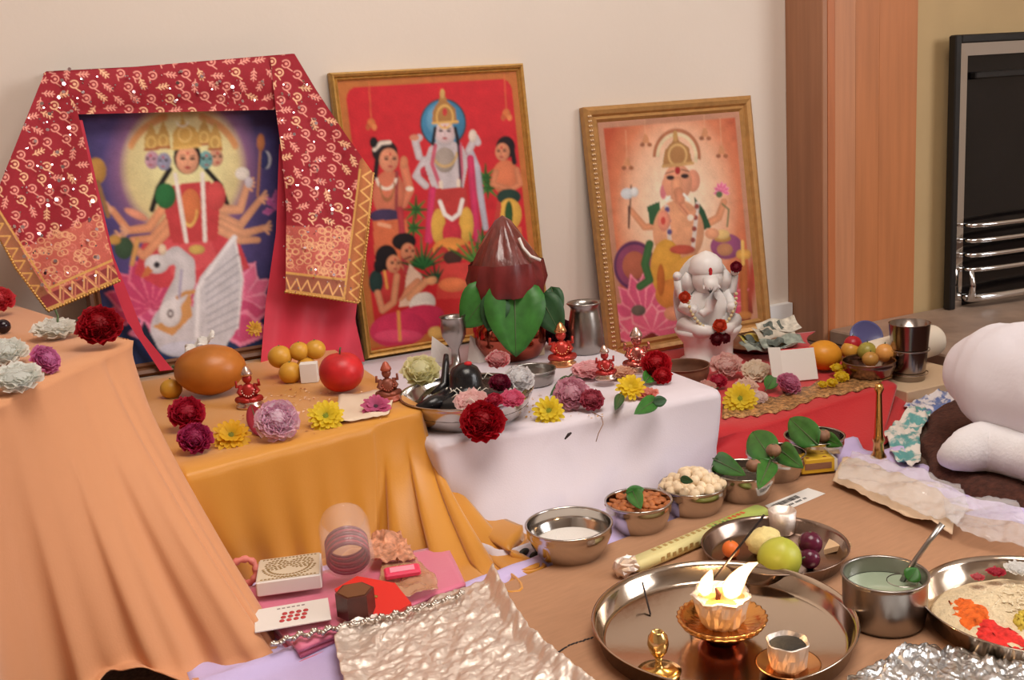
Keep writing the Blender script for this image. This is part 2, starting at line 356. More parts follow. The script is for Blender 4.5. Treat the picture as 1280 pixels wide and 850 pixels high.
def picture(name, label, B, w_, h, lean, frame_w, depth, fmat, paint, liner=None, nu=190):
    """a framed print leaning back against the wall; B = bottom-left corner of its front"""
    root = thing(name, label, 'picture', B, (-lean, 0, 0))
    # local: x along the bottom, z up, +y to the wall
    def bar(a, b, nm='frame_rail'):          # mitred moulding from corner a to corner b of the rectangle
        prof = [(0, depth), (0, 0.004), (0.25, -0.003), (0.5, 0.0), (0.62, 0.006), (0.8, 0.003), (1.0, 0.009), (1.0, depth)]
        a = Vector((a[0], 0, a[1])); b = Vector((b[0], 0, b[1])); d = (b-a).normalized(); nrm = Vector((0, -1, 0)).cross(d)
        if nrm.dot(Vector((w_/2, 0, h/2))-a) < 0: nrm = -nrm
        m = MB(); rows = []
        for u, y in prof:
            k = u*frame_w; rows.append([a + d*k + nrm*k + Vector((0, y, 0)), b - d*k + nrm*k + Vector((0, y, 0))])
        m.grid(rows); return m.obj(nm, fmat, root, smooth=False)
    bar((0, 0), (w_, 0)); bar((w_, 0), (w_, h)); bar((w_, h), (0, h)); bar((0, h), (0, 0))
    MB().box((w_/2, depth-0.002, h/2), (w_-0.004, 0.004, h-0.004)).obj('backing', mat('backing_board', (120, 92, 66), 0.9), root, smooth=False)
    fi = frame_w*0.98; nv = int(nu*(h-2*fi)/(w_-2*fi))
    u = np.linspace(fi, w_-fi, nu); v = np.linspace(h-fi, fi, nv); U, V = np.meshgrid(u, v)
    L = np.stack([U, np.full_like(U, 0.0085), V], -1)
    Rm = np.array(Matrix.Rotation(-lean, 3, 'X')); Wp = L@Rm.T + np.asarray(B)
    D = Wp-CAM; dz = D@_fw; X = 640+F_PX*(D@_rt)/dz; Y = 425-F_PX*(D@_up)/dz
    ink = Ink(X, Y, (200, 40, 40)); paint(ink, (U-fi)/(w_-2*fi), (V-fi)/(h-2*fi)); ink.blot(X.shape)
    np_grid('print', L, np.clip(ink.C*1.0, 0, 0.85).reshape(nv, nu, 3), PRINT, root)
    return root

SKIN = (222, 150, 108); TAN = (205, 125, 85); GREY = (196, 184, 188)
def lotus(k, cx, cy, rx, ry, n, col, edge):
    for i in range(n):
        a = PI*(1.05-1.1*i/(n-1)); tx, ty = cx+rx*math.cos(a), cy-ry*math.sin(a); px_, py_ = -(ty-cy), tx-cx; L = math.hypot(px_, py_) or 1; wd = rx*0.26
        mx, my = cx+(tx-cx)*0.6, cy+(ty-cy)*0.6
        k.p([(cx, cy), (mx+px_/L*wd, my+py_/L*wd), (tx, ty), (mx-px_/L*wd, my-py_/L*wd)], edge)
        k.p([(cx, cy), (mx+px_/L*wd*.75, my+py_/L*wd*.75), (cx+(tx-cx)*.93, cy+(ty-cy)*.93), (mx-px_/L*wd*.75, my-py_/L*wd*.75)], col)
def frond(k, cx, cy, r, a0, a1, n, col):
    for i in range(n):
        a = R(a0+(a1-a0)*i/(n-1)); L = r*(0.8+0.3*((i*7) % 3)/2); k.l([(cx, cy), (cx+L*math.cos(a), cy-L*math.sin(a))], 5, tuple(int(c*(0.8+0.2*(i % 2)*1.5)) for c in col), w2=1.5)

def paint_three(k, U, V):                     # red print: standing figure under a blue halo, attendants and a kneeling couple
    k.C[:] = lin((188, 108, 48))
    m = (U > 0.035) & (U < 0.965) & (V < 0.975) & (V > 0.03)
    cu = np.minimum(U-0.035, 0.965-U)/0.06; cv = (0.975-V)/0.045; m &= ~((cu < 1) & (cv < 1) & ((1-cu)**2+(1-cv)**2 > 1))
    k._mix(m.ravel()*1.0, (200, 26, 38))
    k._mix(np.clip((0.25-V.ravel())/0.25, 0, 1)*0.5*m.ravel(), (170, 50, 30))
    for bx_, by_ in ((464, 150), (633, 138)):
        k.l([(bx_-3, by_-48), (bx_, by_)], 1.0, (215, 110, 60)); k.e(bx_, by_+4, 5, 6, (205, 110, 55)); k.e(bx_-4, by_+9, 3, 4, (185, 85, 45)); k.e(bx_+4, by_+9, 3, 4, (220, 130, 70))
    # plants
    for c_ in ((520, 262), (517, 285), (607, 222), (610, 235), (603, 300)): frond(k, c_[0], c_[1], 16, 0, 360, 9, (50, 105, 40))
    # halo and main figure
    k.e(554, 154, 29, 31, (45, 60, 70)); k.e(554, 154, 27, 29, (62, 128, 168)); k.e(550, 150, 17, 20, (92, 150, 185))
    k.l([(524, 196), (519, 176), (524, 172)], 9, GREY); k.e(518, 172, 6, 4, (205, 130, 100)); k.l([(531, 200), (520, 220), (532, 232)], 9, GREY)
    k.l([(588, 192), (596, 210), (600, 240), (607, 285)], 10, (180, 176, 190), w2=7); k.l([(586, 188), (594, 172), (597, 178)], 9, GREY)
    k.e(591, 170, 5, 8, (225, 205, 190)); k.e(531, 214, 6, 6, (190, 40, 60))
    k.p([(536, 185), (546, 176), (562, 175), (578, 182), (586, 200), (578, 240), (580, 258), (540, 260), (540, 235), (530, 205)], GREY)
    k.e(556, 200, 13, 16, (165, 150, 140)); k.ring(556, 190, 15, 18, 3, (200, 165, 110), a0=0, a1=PI)
    k.l([(544, 182), (540, 205), (550, 232)], 5, (196, 88, 110)); k.l([(575, 180), (577, 215), (574, 240)], 5, (196, 88, 110)); k.l([(572, 170), (578, 258)], 3, (70, 40, 60))
    k.l([(551, 228), (552, 250)], 5, (226, 208, 190)); k.l([(573, 226), (574, 250)], 5, (226, 208, 190))
    k.l([(541, 238), (536, 300)], 10, (206, 44, 96)); k.l([(588, 198), (592, 245), (597, 300)], 9, (198, 42, 90))
    k.p([(545, 236), (582, 234), (588, 275), (540, 277)], (188, 52, 48)); k.e(548, 283, 9, 22, (218, 166, 62)); k.e(583, 281, 9, 22, (218, 166, 62))
    k.e(565, 292, 12, 18, (200, 40, 58)); k.l([(550, 252), (556, 268), (565, 274), (574, 267), (578, 250)], 5, (232, 222, 214))
    k.e(565, 312, 24, 15, (222, 140, 54)); k.e(552, 316, 9, 8, (190, 44, 38)); k.e(580, 314, 9, 8, (200, 60, 40)); k.e(566, 322, 12, 9, (70, 40, 34)); k.l([(555, 334), (580, 334)], 3, (220, 190, 110))
    k.p([(548, 330), (585, 328), (600, 372), (545, 374)], (205, 60, 52)); k.e(566, 356, 18, 9, (226, 120, 70))
    k.e(556, 168, 13, 15, GREY); k.face(556, 165, 11.5, (214, 188, 190)); k.l([(544, 160), (541, 180)], 4, (30, 22, 28)); k.l([(569, 160), (573, 180)], 4, (30, 22, 28))
    k.p([(540, 155), (541, 138), (548, 127), (553, 113), (559, 126), (569, 136), (572, 154)], (168, 118, 62)); k.ring(556, 146, 10, 14, 2, (222, 176, 92)); k.e(553, 117, 3, 6, (200, 160, 90)); k.l([(541, 154), (572, 152)], 3, (218, 172, 92)); k.e(556, 140, 3, 5, (190, 50, 50))
    # left attendant
    k.l([(505, 208), (512, 238), (504, 255)], 11, (212, 120, 86)); k.e(505, 203, 5, 8, TAN); k.e(486, 243, 20, 30, (206, 112, 80)); k.l([(496, 215), (495, 285)], 4, (150, 60, 60))
    k.e(481, 190, 16, 15, (38, 24, 26)); k.l([(472, 195), (469, 222)], 6, (34, 22, 24)); k.face(486, 200, 12, (218, 140, 104), 0.4); k.l([(468, 187), (476, 179), (487, 178)], 5, (224, 206, 190)); k.e(467, 178, 5, 7, (30, 22, 26))
    k.ring(483, 222, 12, 14, 3.5, (230, 210, 190), a0=0, a1=PI); k.ring(484, 228, 9, 22, 2, (160, 100, 60), a0=0, a1=PI); k.e(512, 236, 5, 3, (230, 214, 190))
    k.e(482, 270, 20, 9, (66, 50, 84)); k.p([(466, 276), (508, 274), (515, 345), (470, 352)], (212, 106, 62)); k.l([(500, 262), (507, 340)], 8, (176, 52, 60)); k.l([(474, 280), (487, 283)], 5, (230, 160, 120))
    # right attendant
    k.e(632, 222, 17, 22, (214, 118, 76)); k.l([(620, 215), (616, 230), (635, 236)], 7, TAN); k.l([(646, 212), (650, 230), (636, 238)], 7, TAN)
    k.e(632, 184, 12, 14, (34, 22, 26)); k.l([(640, 185), (643, 203)], 6, (34, 22, 26)); k.face(628, 190, 9, (214, 136, 98), -0.3)
    k.e(636, 246, 15, 10, (36, 62, 52)); k.e(637, 268, 15, 20, (226, 174, 66)); k.e(636, 268, 5, 17, (44, 84, 46)); k.p([(622, 250), (614, 300), (622, 304), (627, 255)], (190, 60, 50)); k.p([(622, 286), (652, 284), (654, 330), (622, 332)], (206, 110, 66))
    # foliage low, couple kneeling
    frond(k, 528, 335, 34, 20, 165, 11, (38, 98, 48)); frond(k, 545, 352, 22, 60, 190, 8, (26, 78, 50)); frond(k, 595, 330, 36, 20, 150, 9, (74, 124, 48)); frond(k, 610, 330, 40, 40, 120, 7, (58, 110, 44))
    k.p([(512, 330), (528, 345), (520, 380), (498, 384)], (226, 190, 165)); k.l([(500, 335), (500, 372), (522, 352)], 9, (214, 140, 100)); k.l([(512, 372), (532, 352), (542, 350)], 9, (220, 150, 105)); k.e(539, 351, 6, 5, (226, 160, 110))
    k.e(528, 380, 17, 14, (226, 216, 206), -30); k.e(522, 400, 34, 18, (206, 42, 84), -14)
    k.e(505, 302, 15, 11, (30, 22, 24)); k.face(510, 315, 9, (206, 130, 92), 0.6); k.l([(505, 324), (514, 321)], 1.6, (30, 20, 20))
    k.e(488, 352, 19, 27, (196, 52, 50)); k.e(470, 352, 9, 15, (34, 58, 54)); k.l([(472, 366), (478, 388), (492, 378), (496, 345)], 8, (214, 140, 100)); k.l([(480, 335), (484, 360)], 3, (226, 160, 70))
    k.e(483, 322, 14, 16, (30, 22, 26)); k.e(474, 332, 7, 9, (30, 22, 26)); k.face(492, 330, 9, (214, 138, 98), 0.6)
    k.e(498, 412, 36, 22, (208, 44, 88), -6); k.e(498, 420, 30, 8, (226, 70, 110)); k.l([(498, 390), (500, 425)], 4, (226, 150, 70)); k.e(545, 416, 10, 8, (216, 170, 90))
    k.p([(440, 437), (700, 412), (700, 460), (440, 480)], (196, 74, 40), a=.8); k.p([(440, 450), (700, 425), (700, 470), (440, 500)], (204, 140, 62), a=.6)

def paint_elephant(k, U, V):                  # orange print: seated elephant-headed figure on a lotus
    k.C[:] = lin((186, 132, 104)); u, v = U.ravel(), V.ravel()
    m = ((u > 0.035) & (u < 0.965) & (v < 0.975) & (v > 0.025))*1.0
    k._mix(m, (168, 62, 36))
    d = np.hypot((k.X-846)/75, (k.Y-262)/125)
    k._mix(m*np.clip(1.45-d*0.85, 0, 1), (216, 108, 60)); k._mix(m*np.clip(1.4-d*1.05, 0, 1), (236, 170, 124)); k._mix(m*np.clip(1.35-d*1.3, 0, 1), (244, 222, 194))
    k._mix(m*np.clip((0.2-v)*6, 0, 1), (126, 46, 34))
    for bx_, by_ in ((784, 205), (807, 176), (881, 168), (902, 190)):
        k.l([(bx_-2, by_-42), (bx_, by_)], 0.9, (222, 170, 130), a=.7)
        k.p([(bx_-2, by_-8), (bx_+2, by_-8), (bx_+5, by_+3), (bx_-5, by_+3)], (206, 140, 96)); k.e(bx_-4, by_+5, 3, 2.5, (150, 90, 60)); k.e(bx_+5, by_+5, 3, 2.5, (160, 96, 62))
    # seat: cushion, lotus
    k.ring(793, 332, 20, 24, 12, (140, 66, 100)); k.e(793, 332, 15, 18, (176, 96, 70)); k.ring(793, 332, 24, 28, 3, (90, 50, 90)); k.e(908, 308, 20, 16, (150, 74, 120)); k.e(906, 312, 10, 8, (190, 130, 90))
    k.p([(770, 405), (935, 385), (950, 440), (772, 470)], (120, 44, 34)); lotus(k, 806, 398, 44, 62, 9, (216, 88, 128), (238, 140, 160)); lotus(k, 815, 415, 48, 36, 7, (226, 100, 134), (240, 160, 170)); lotus(k, 900, 385, 40, 60, 7, (206, 66, 100), (230, 120, 140)); k.e(798, 388, 9, 7, (110, 100, 90))
    # arms
    k.l([(822, 282), (806, 284), (788, 262)], 10, SKIN, w2=7); k.l([(786, 285), (789, 232)], 1.8, (80, 60, 56)); k.e(784, 242, 8, 7, (206, 210, 214)); k.e(793, 240, 5, 6, (216, 216, 216)); k.l([(786, 258), (786, 284)], 2, (84, 60, 56))
    k.l([(876, 284), (898, 272), (905, 252)], 11, SKIN, w2=8); k.l([(903, 255), (911, 262), (909, 283)], 2, (110, 120, 80)); lotus(k, 902, 240, 11, 14, 7, (226, 108, 150), (240, 160, 180)); k.e(899, 243, 4, 4, (90, 110, 70))
    # body
    k.p([(824, 252), (809, 258), (812, 280), (830, 285)], (52, 96, 60)); k.p([(868, 246), (880, 262), (889, 284), (872, 290)], (44, 84, 56))
    k.e(848, 290, 32, 40, (226, 160, 118)); k.l([(833, 258), (838, 310)], 5, (220, 206, 196)); k.l([(872, 254), (866, 312)], 5, (220, 206, 196))
    for q in range(4): k.e(834+q*1.5, 262+q*14, 3.2, 3.6, (96, 80, 130)); k.e(871-q*1.6, 258+q*14, 3, 3.4, (150, 70, 60))
    k.e(836, 232, 9, 13, (226, 150, 118)); k.e(866, 226, 9, 14, (226, 150, 118)); k.e(829, 240, 4, 9, (214, 120, 130))
    k.e(847, 228, 18, 23, (228, 156, 120)); k.l([(846, 228), (846, 246), (854, 260), (864, 270), (867, 264)], 15, (230, 158, 118), w2=7); k.l([(848, 240), (850, 250)], 12, (214, 140, 104)); k.l([(850, 256), (860, 268)], 2, (196, 120, 90)); k.e(863, 272, 4, 4, (240, 220, 200)); k.l([(855, 243), (861, 250)], 3.2, (240, 236, 226)); k.l([(837, 246), (833, 250)], 3, (240, 236, 226))
    k.e(838, 222, 5, 3, (52, 34, 34)); k.e(856, 220, 5, 3, (52, 34, 34)); k.e(847, 213, 3.4, 5, (176, 40, 40)); k.l([(832, 217), (842, 214)], 1.2, (90, 50, 40)); k.l([(852, 212), (861, 214)], 1.2, (90, 50, 40))
    k.ring(846, 196, 24, 28, 4, (226, 206, 166), a0=-PI, a1=0.25); k.ring(846, 196, 28, 33, 4, (178, 110, 74), a0=-PI, a1=0.1); k.p([(828, 208), (831, 188), (841, 176), (844, 164), (849, 176), (861, 184), (866, 205)], (172, 122, 70)); k.ring(847, 194, 11, 13, 2.5, (214, 172, 108)); k.l([(829, 208), (866, 204)], 4, (202, 156, 96)); k.e(844, 170, 3, 7, (196, 150, 84))
    k.e(830, 276, 8, 13, (232, 146, 118)); k.e(829, 276, 3, 5, (206, 70, 60)); k.e(903, 298, 11, 5, (190, 140, 70)); k.e(903, 293, 9, 6, (226, 190, 120)); k.e(890, 292, 9, 7, (228, 158, 118))
    # legs in yellow, green scarf
    k.e(833, 335, 20, 36, (216, 158, 52)); k.e(870, 345, 34, 26, (220, 160, 56)); k.e(845, 368, 26, 20, (206, 128, 50)); k.e(826, 350, 5, 20, (190, 104, 36)); k.l([(812, 305), (806, 330), (812, 350), (800, 358)], 10, (62, 108, 60)); k.e(842, 392, 12, 9, (222, 150, 112)); k.e(853, 312, 16, 6, (190, 80, 60))
    k.l([(929, 330), (931, 395)], 9, (176, 96, 44)); k.l([(926, 318), (933, 318)], 12, (216, 160, 70)); k.l([(928, 302), (929, 330)], 4, (226, 180, 90)); k.e(931, 394, 9, 5, (190, 120, 56)); k.e(940, 350, 6, 40, (170, 60, 40), soft=4)

def paint_swan(k, U, V):                      # violet print: many-headed figure seated on a lotus with a white swan
    k.C[:] = lin((86, 72, 128)); u, v = U.ravel(), V.ravel()
    k._mix(np.clip((u-0.62)*2.6, 0, 1)*0.8, (38, 46, 98)); k._mix(np.clip((0.12-u)*8, 0, 1)*.6, (52, 56, 96)); k._mix(np.clip((0.36-v)*4, 0, 1)*0.9, (24, 48, 86)); k._mix(np.clip((v-.93)*12, 0, 1)*.5, (40, 40, 90))
    d = np.hypot((k.X-229)/78, (k.Y-210)/84); k._mix(np.clip((1.3-d)*2.6, 0, 1)*0.75, (168, 110, 140)); k._mix(np.clip((1.04-d)*6, 0, 1), (214, 196, 140)); k._mix(np.clip((0.9-d)*2, 0, 1), (226, 218, 160))
    for i in range(40):
        a = -PI*0.12-i*PI*0.76/39; 
        if abs(i-19.5) < 5: continue
        k.e(229+70*math.cos(a), 205+62*math.sin(a), 4, 5, (206, 140, 84), soft=1.5, a=.8)
    # lotus seat
    lotus(k, 250, 400, 92, 112, 13, (206, 74, 122), (232, 132, 166)); lotus(k, 190, 385, 62, 70, 9, (198, 62, 108), (226, 110, 140)); lotus(k, 305, 372, 40, 46, 6, (222, 104, 146), (238, 150, 180)); lotus(k, 345, 262, 18, 26, 5, (176, 84, 150), (196, 110, 170))
    k.p([(168, 342), (178, 305), (205, 285), (275, 280), (300, 305), (312, 335), (270, 352), (200, 360)], (204, 64, 74)); k.p([(205, 300), (260, 290), (275, 330), (215, 345)], (218, 84, 90))
    # hair, torso
    k.l([(212, 212), (198, 235), (190, 262)], 7, (34, 28, 30)); k.l([(258, 212), (276, 232), (284, 256)], 6, (34, 28, 30))
    for pts in ([(204, 260), (186, 285), (160, 288), (140, 262)], [(210, 276), (190, 298), (165, 300)], [(212, 285), (180, 320), (150, 296)]): k.l(pts, 13, SKIN, w2=8)
    for pts in ([(276, 262), (300, 262), (309, 232)], [(272, 270), (300, 282), (325, 250)], [(275, 278), (305, 292), (330, 285)], [(272, 285), (300, 300), (322, 300)]): k.l(pts, 13, (218, 156, 118), w2=8)
    for hx, hy in ((140, 262), (160, 290), (152, 298), (309, 232), (325, 248), (330, 286)): 
        for q in range(4): k.l([(hx, hy), (hx+(-9 if hx < 230 else 9)*math.cos(q*0.5-.6), hy-9+q*5)], 3, (226, 166, 128))
    k.e(170, 268, 16, 5, (226, 150, 120), 25); k.p([(212, 232), (262, 226), (275, 250), (272, 300), (215, 305), (206, 262)], (196, 62, 66)); k.e(207, 245, 13, 16, (44, 112, 62)); k.e(270, 245, 12, 18, (206, 74, 74)); k.e(238, 258, 13, 22, (216, 120, 70)); k.ring(237, 262, 9, 20, 2, (230, 186, 96), a0=0, a1=PI)
    for i in range(9):
        k.l([(219+i*1.6, 218+i*9.6), (220.2+i*1.6, 225+i*9.6)], 5, (232, 222, 214)); k.l([(253+i*0.4, 217+i*9.6), (253+i*0.4, 224+i*9.6)], 5, (232, 222, 214))
    k.e(246, 312, 10, 6, (206, 172, 90))
    # heads and crowns
    k.face(190, 200, 9, (196, 150, 170), -0.5); k.face(205, 202, 9, (150, 150, 176), -0.3); k.face(270, 197, 9, (206, 150, 120), 0.5); k.face(257, 200, 9, (110, 160, 160), 0.3)
    for cx, cy in ((189, 178), (204, 176), (255, 172), (269, 178)): k.p([(cx-9, cy+10), (cx-8, cy-6), (cx, cy-26), (cx+8, cy-6), (cx+9, cy+10)], (196, 152, 78)); k.ring(cx, cy, 5, 7, 2, (226, 190, 110)); k.l([(cx-8, cy+9), (cx+8, cy+8)], 3, (170, 96, 60))
    k.e(234, 196, 17, 22, (36, 26, 28)); k.face(234, 200, 14, (226, 160, 124), 0.1); k.p([(216, 186), (216, 166), (226, 154), (227, 142), (231, 154), (245, 160), (250, 182)], (206, 160, 78)); k.l([(217, 186), (250, 182)], 4, (222, 178, 96)); k.ring(231, 168, 8, 9, 2, (230, 196, 120)); k.ring(228, 152, 7, 6, 2, (226, 220, 200), a0=0, a1=PI)
    # attributes
    k.e(120, 214, 13, 17, (190, 140, 66)); k.l([(122, 228), (135, 270)], 6, (150, 110, 66)); k.e(333, 200, 6, 11, (206, 210, 226)); k.e(330, 200, 6, 11, (50, 56, 110)); k.l([(326, 178), (322, 245)], 3, (180, 120, 84)); k.e(326, 178, 5, 11, (186, 116, 72)); k.e(303, 217, 9, 8, (226, 216, 206)); k.e(311, 228, 5, 7, (206, 196, 206))
    k.e(155, 310, 12, 14, (60, 84, 60)); k.e(143, 300, 8, 6, (200, 150, 70)); k.l([(165, 330), (172, 300)], 6, (206, 150, 84))
    # swan
    k.e(222, 412, 34, 34, (206, 200, 206)); k.l([(205, 326), (220, 318), (232, 330), (231, 352), (220, 376), (212, 400)], 17, (214, 208, 212), w2=34); k.l([(222, 372), (232, 366), (246, 364)], 5, (206, 146, 80)); k.p([(238, 364), (240, 395), (216, 420), (190, 408), (204, 402), (222, 390)], (210, 150, 88)); k.e(213, 392, 14, 17, (226, 220, 222)); k.ring(213, 392, 3, 4, 2, (90, 70, 70)); k.e(196, 330, 15, 12, (218, 212, 214)); k.e(203, 312, 5, 7, (226, 200, 170)); k.e(196, 331, 4, 4, (52, 44, 50)); k.p([(184, 332), (176, 348), (186, 344), (192, 338)], (206, 116, 66)); k.l([(227, 338), (224, 372)], 3, (170, 160, 190))
    k.p([(240, 440), (242, 372), (250, 346), (270, 322), (293, 295), (302, 330), (302, 380), (296, 412), (280, 436)], (204, 200, 206)); k.l([(246, 420), (248, 360), (268, 330), (293, 297)], 7, (226, 222, 226)); k.l([(293, 296), (303, 350), (297, 410)], 2.5, (232, 228, 230))
    for i in range(9): k.l([(256+i*0.5, 350+i*9), (298, 318+i*11)], 1.6, (160, 158, 170)); 
    for i in range(7): k.l([(250+i*8, 432-i*2), (262+i*7, 350-i*3)], 1.2, (176, 172, 184), a=.35)
    k.e(240, 436, 40, 10, (196, 196, 212)); k.p([(180, 400), (200, 440), (190, 445), (175, 415)], (30, 40, 60))

BVISH = (0.602, -0.2, 0.141); BGAN = (1.168, -0.22, 0.048); BGAY = (0.0955, -0.21, 0.182)
M_GILT2 = mat('gilt_wood', (186, 140, 84), 0.4, 0.35, noise_s=60, noise_a=0.12, bump_s=80, bump_a=0.2)
M_DARKF = mat('brown_frame', (110, 70, 44), 0.5)
fV = picture('framed_print', 'gold framed red print of a blue-haloed standing deity with attendants', BVISH, 0.427, 0.575, R(5), 0.0165, 0.018, GOLDM, paint_three)
fG = picture('framed_print', 'gold framed orange print of an elephant-headed deity against the wall', BGAN, 0.461, 0.569, R(6.6), 0.036, 0.022, M_GILT2, paint_elephant)
fS = picture('framed_print', 'violet print of a many-headed deity with white swan under a red shawl', BGAY, 0.443, 0.560, R(5), 0.026, 0.02, M_DARKF, paint_swan)
# row of studs on the gilt frame's outer edge
sm = MB()
for x_ in (0.0075, 0.0125):
    for i in range(52): sm.ball((x_, -0.0028, 0.012+i*0.0105), 0.0027, 6, 4)
so = sm.obj('studs', mat('frame_studs', (226, 196, 160), 0.3, 0.4), fG); so['kind'] = 'stuff'

# ================================================================== CLOTHS
CLOTH_V = vmat('printed_cloth', 0.75, sheen=0.35, bump_s=300, bump_a=0.12)
def ruled_px(left, right, nu, nv):            # pixel-space ruled patch, rows from top to bottom
    A = resample(left, nv); B = resample(right, nv); t = np.linspace(0, 1, nu)[None, :, None]
    return A[:, None, :]*(1-t) + B[:, None, :]*t
def to_plane(PXY, yfun):                      # onto a vertical surface y = yfun(row, col)
    X, Y = PXY[..., 0], PXY[..., 1]
    d = (X-640.0)[..., None]*_rt + (425.0-Y)[..., None]*_up + _fw*F_PX
    return CAM + d*((yfun-CAM[1])/d[..., 1])[..., None]
def ss(a, b, x): t = np.clip((x-a)/(b-a), 0, 1); return t*t*(3-2*t)
def sprigs(k, pts, ang0=0.0):                 # embroidered rosettes and leafy twigs
    for (x, y, a) in pts:
        c = (232, 158, 142) if rng.random() < 0.75 else (240, 190, 150)
        if rng.random() < 0.5:
            k.ring(x, y, 5.0, 4.6, 1.7, c, a=.9, a0=-2.6, a1=2.9); k.e(x+0.5, y, 2.0, 1.8, c, a=.9)
            k.l([(x-2+4*math.cos(a), y+5), (x+8*math.cos(a), y+9)], 1.4, c)
        else:
            ca, sa = math.cos(a), math.sin(a); k.l([(x-8*ca, y-8*sa), (x+8*ca, y+8*sa)], 1.3, c, a=.9)
            for q in (-5, -1, 3):
                bx_, by_ = x+q*ca, y+q*sa
                k.l([(bx_, by_), (bx_+4*math.cos(a+0.9), by_+4*math.sin(a+0.9))], 1.7, c, a=.9); k.l([(bx_, by_), (bx_+4*math.cos(a-0.9), by_+4*math.sin(a-0.9))], 1.7, c, a=.9)
def scatter(x0, x1, y0, y1, step):
    o = []; r = 0; y = y0
    while y < y1:
        x = x0 + (step/2 if r % 2 else 0)
        while x < x1:
            o.append((x+rng.uniform(-3, 3), y+rng.uniform(-3, 3), rng.uniform(-0.6, 2.2))); x += step
        y += step*0.72; r += 1
    return o
shawl = thing('embroidered_shawl', 'red shawl with cream embroidery and gold border draped over the left picture', 'shawl', (0.3, -0.21, 0.745))
def shawl_part(name, left, right, nu, nv, yf, border):
    PXY = ruled_px(left, right, nu, nv); X, Y = PXY[..., 0], PXY[..., 1]; Pw = to_plane(PXY, yf(X, Y))
    k = Ink(X, Y, (146, 14, 34)); sprigs(k, scatter(X.min()-10, X.max()+10, Y.min()-5, Y.max()+5, 21)); border(k, X, Y); k.grain(0.05)
    return np_grid(name, Pw-np.array([0.3, -0.21, 0.745]), np.clip(k.C*1.15, 0, 1).reshape(nv, nu, 3), CLOTH_V, shawl)
def band(k, pts, wd, col, a=1.0): k.l(pts, wd, col, a)
GOLDC = (206, 156, 84)
def zig(k, P0, P1, w_, n, col):
    P0 = np.array(P0, float); P1 = np.array(P1, float); d = (P1-P0); nrm = np.array([-d[1], d[0]])/np.linalg.norm(d)*w_
    k.l([tuple(P0+d*i/n+nrm*(1 if i % 2 else -1)) for i in range(n+1)], 2.0, col)
def b_left(k, X, Y):
    # lattice field above the border, then gold border along both lower edges
    m = ((Y - (312-(X-40)*0.26)) > -8) | ((X < 10) & (Y > 225)); m = m & (Y < 352-(X-60)*0.42+6); m = ss(-1, 1, (Y-(305-(X-40)*0.42)))*(Y < 372-(X-60)*0.42)
    k._mix(m.ravel()*0.8, (196, 100, 84))
    for i in range(160):
        x, y = rng.uniform(-10, 145), rng.uniform(255, 372); 
        if 300 < y+(x-40)*0.42 < 372: k.ring(x, y, 4, 3.4, 1.2, (226, 172, 130), a=.8)
    k.l([(-14, 268), (62, 396)], 26, (150, 92, 60)); zig(k, (-12, 268), (60, 392), 8, 16, GOLDC); k.l([(-2, 262), (72, 378)], 2.5, GOLDC); 
    k.l([(60, 386), (150, 346)], 34, (142, 50, 50)); k.l([(62, 360), (148, 322)], 3, GOLDC); k.l([(60, 387), (148, 349)], 5, GOLDC); zig(k, (64, 373), (146, 337), 9, 11, (220, 168, 110)); zig(k, (68, 374), (150, 338), 9, 11, (196, 120, 90))
def b_right(k, X, Y):
    m = ss(-1, 1, Y-(282+(X-360)*0.06)); k._mix(m.ravel()*0.8, (196, 98, 86))
    for i in range(150):
        x, y = rng.uniform(355, 462), rng.uniform(285, 375); k.ring(x, y, 4, 3.4, 1.2, (228, 176, 130), a=.8)
    k.l([(358, 352), (450, 364)], 24, (150, 84, 62)); zig(k, (357, 354), (450, 366), 7, 14, (222, 170, 110)); k.l([(358, 364), (450, 377)], 5, GOLDC); k.l([(358, 341), (452, 352)], 3, GOLDC)
    k.l([(458, 205), (440, 380)], 18, (176, 104, 60)); zig(k, (460, 212), (442, 375), 6, 18, (226, 176, 104)); k.l([(450, 212), (430, 372)], 2.5, GOLDC); k.l([(468, 215), (449, 380)], 3.5, GOLDC)
yfr = lambda Y: -0.235 + 0.05*(1-np.clip((Y-70)/400.0, 0, 1))        # just in front of the leaning frame
top_l = [(52, 97), (56, 87)]; 
shawl_part('top_fold', [(53, 93), (58, 89), (75, 116), (97, 143)], [(366, 67), (366, 70), (358, 100), (347, 137)], 330, 70,
           lambda X, Y: yfr(Y)-0.004-0.006*np.sin((Y-(92-(X-55)*0.07))/50*PI).clip(0, 1)+0.002*np.sin(X/21), lambda k, X, Y: None)
shawl_part('hanging_end', [(56, 90), (26, 165), (-2, 235), (-14, 272), (20, 335), (60, 389)], [(80, 96), (97, 140), (112, 205), (132, 290), (141, 325), (149, 351)], 170, 320,
           lambda X, Y: yfr(Y)-0.012-0.05*ss(90, 390, Y)+0.010*np.sin((X+0.25*Y)/15)*ss(95, 180, Y)*(1-0.4*ss(300, 400, Y)), b_left)
shawl_part('hanging_end', [(338, 72), (345, 140), (352, 190), (358, 260), (357, 365)], [(368, 67), (395, 112), (430, 165), (467, 217), (460, 290), (449, 379)], 130, 330,
           lambda X, Y: yfr(Y)-0.012-0.035*ss(80, 380, Y)+0.009*np.sin((X-0.2*Y)/14)*ss(85, 180, Y)*(1-0.4*ss(300, 380, Y)), b_right)
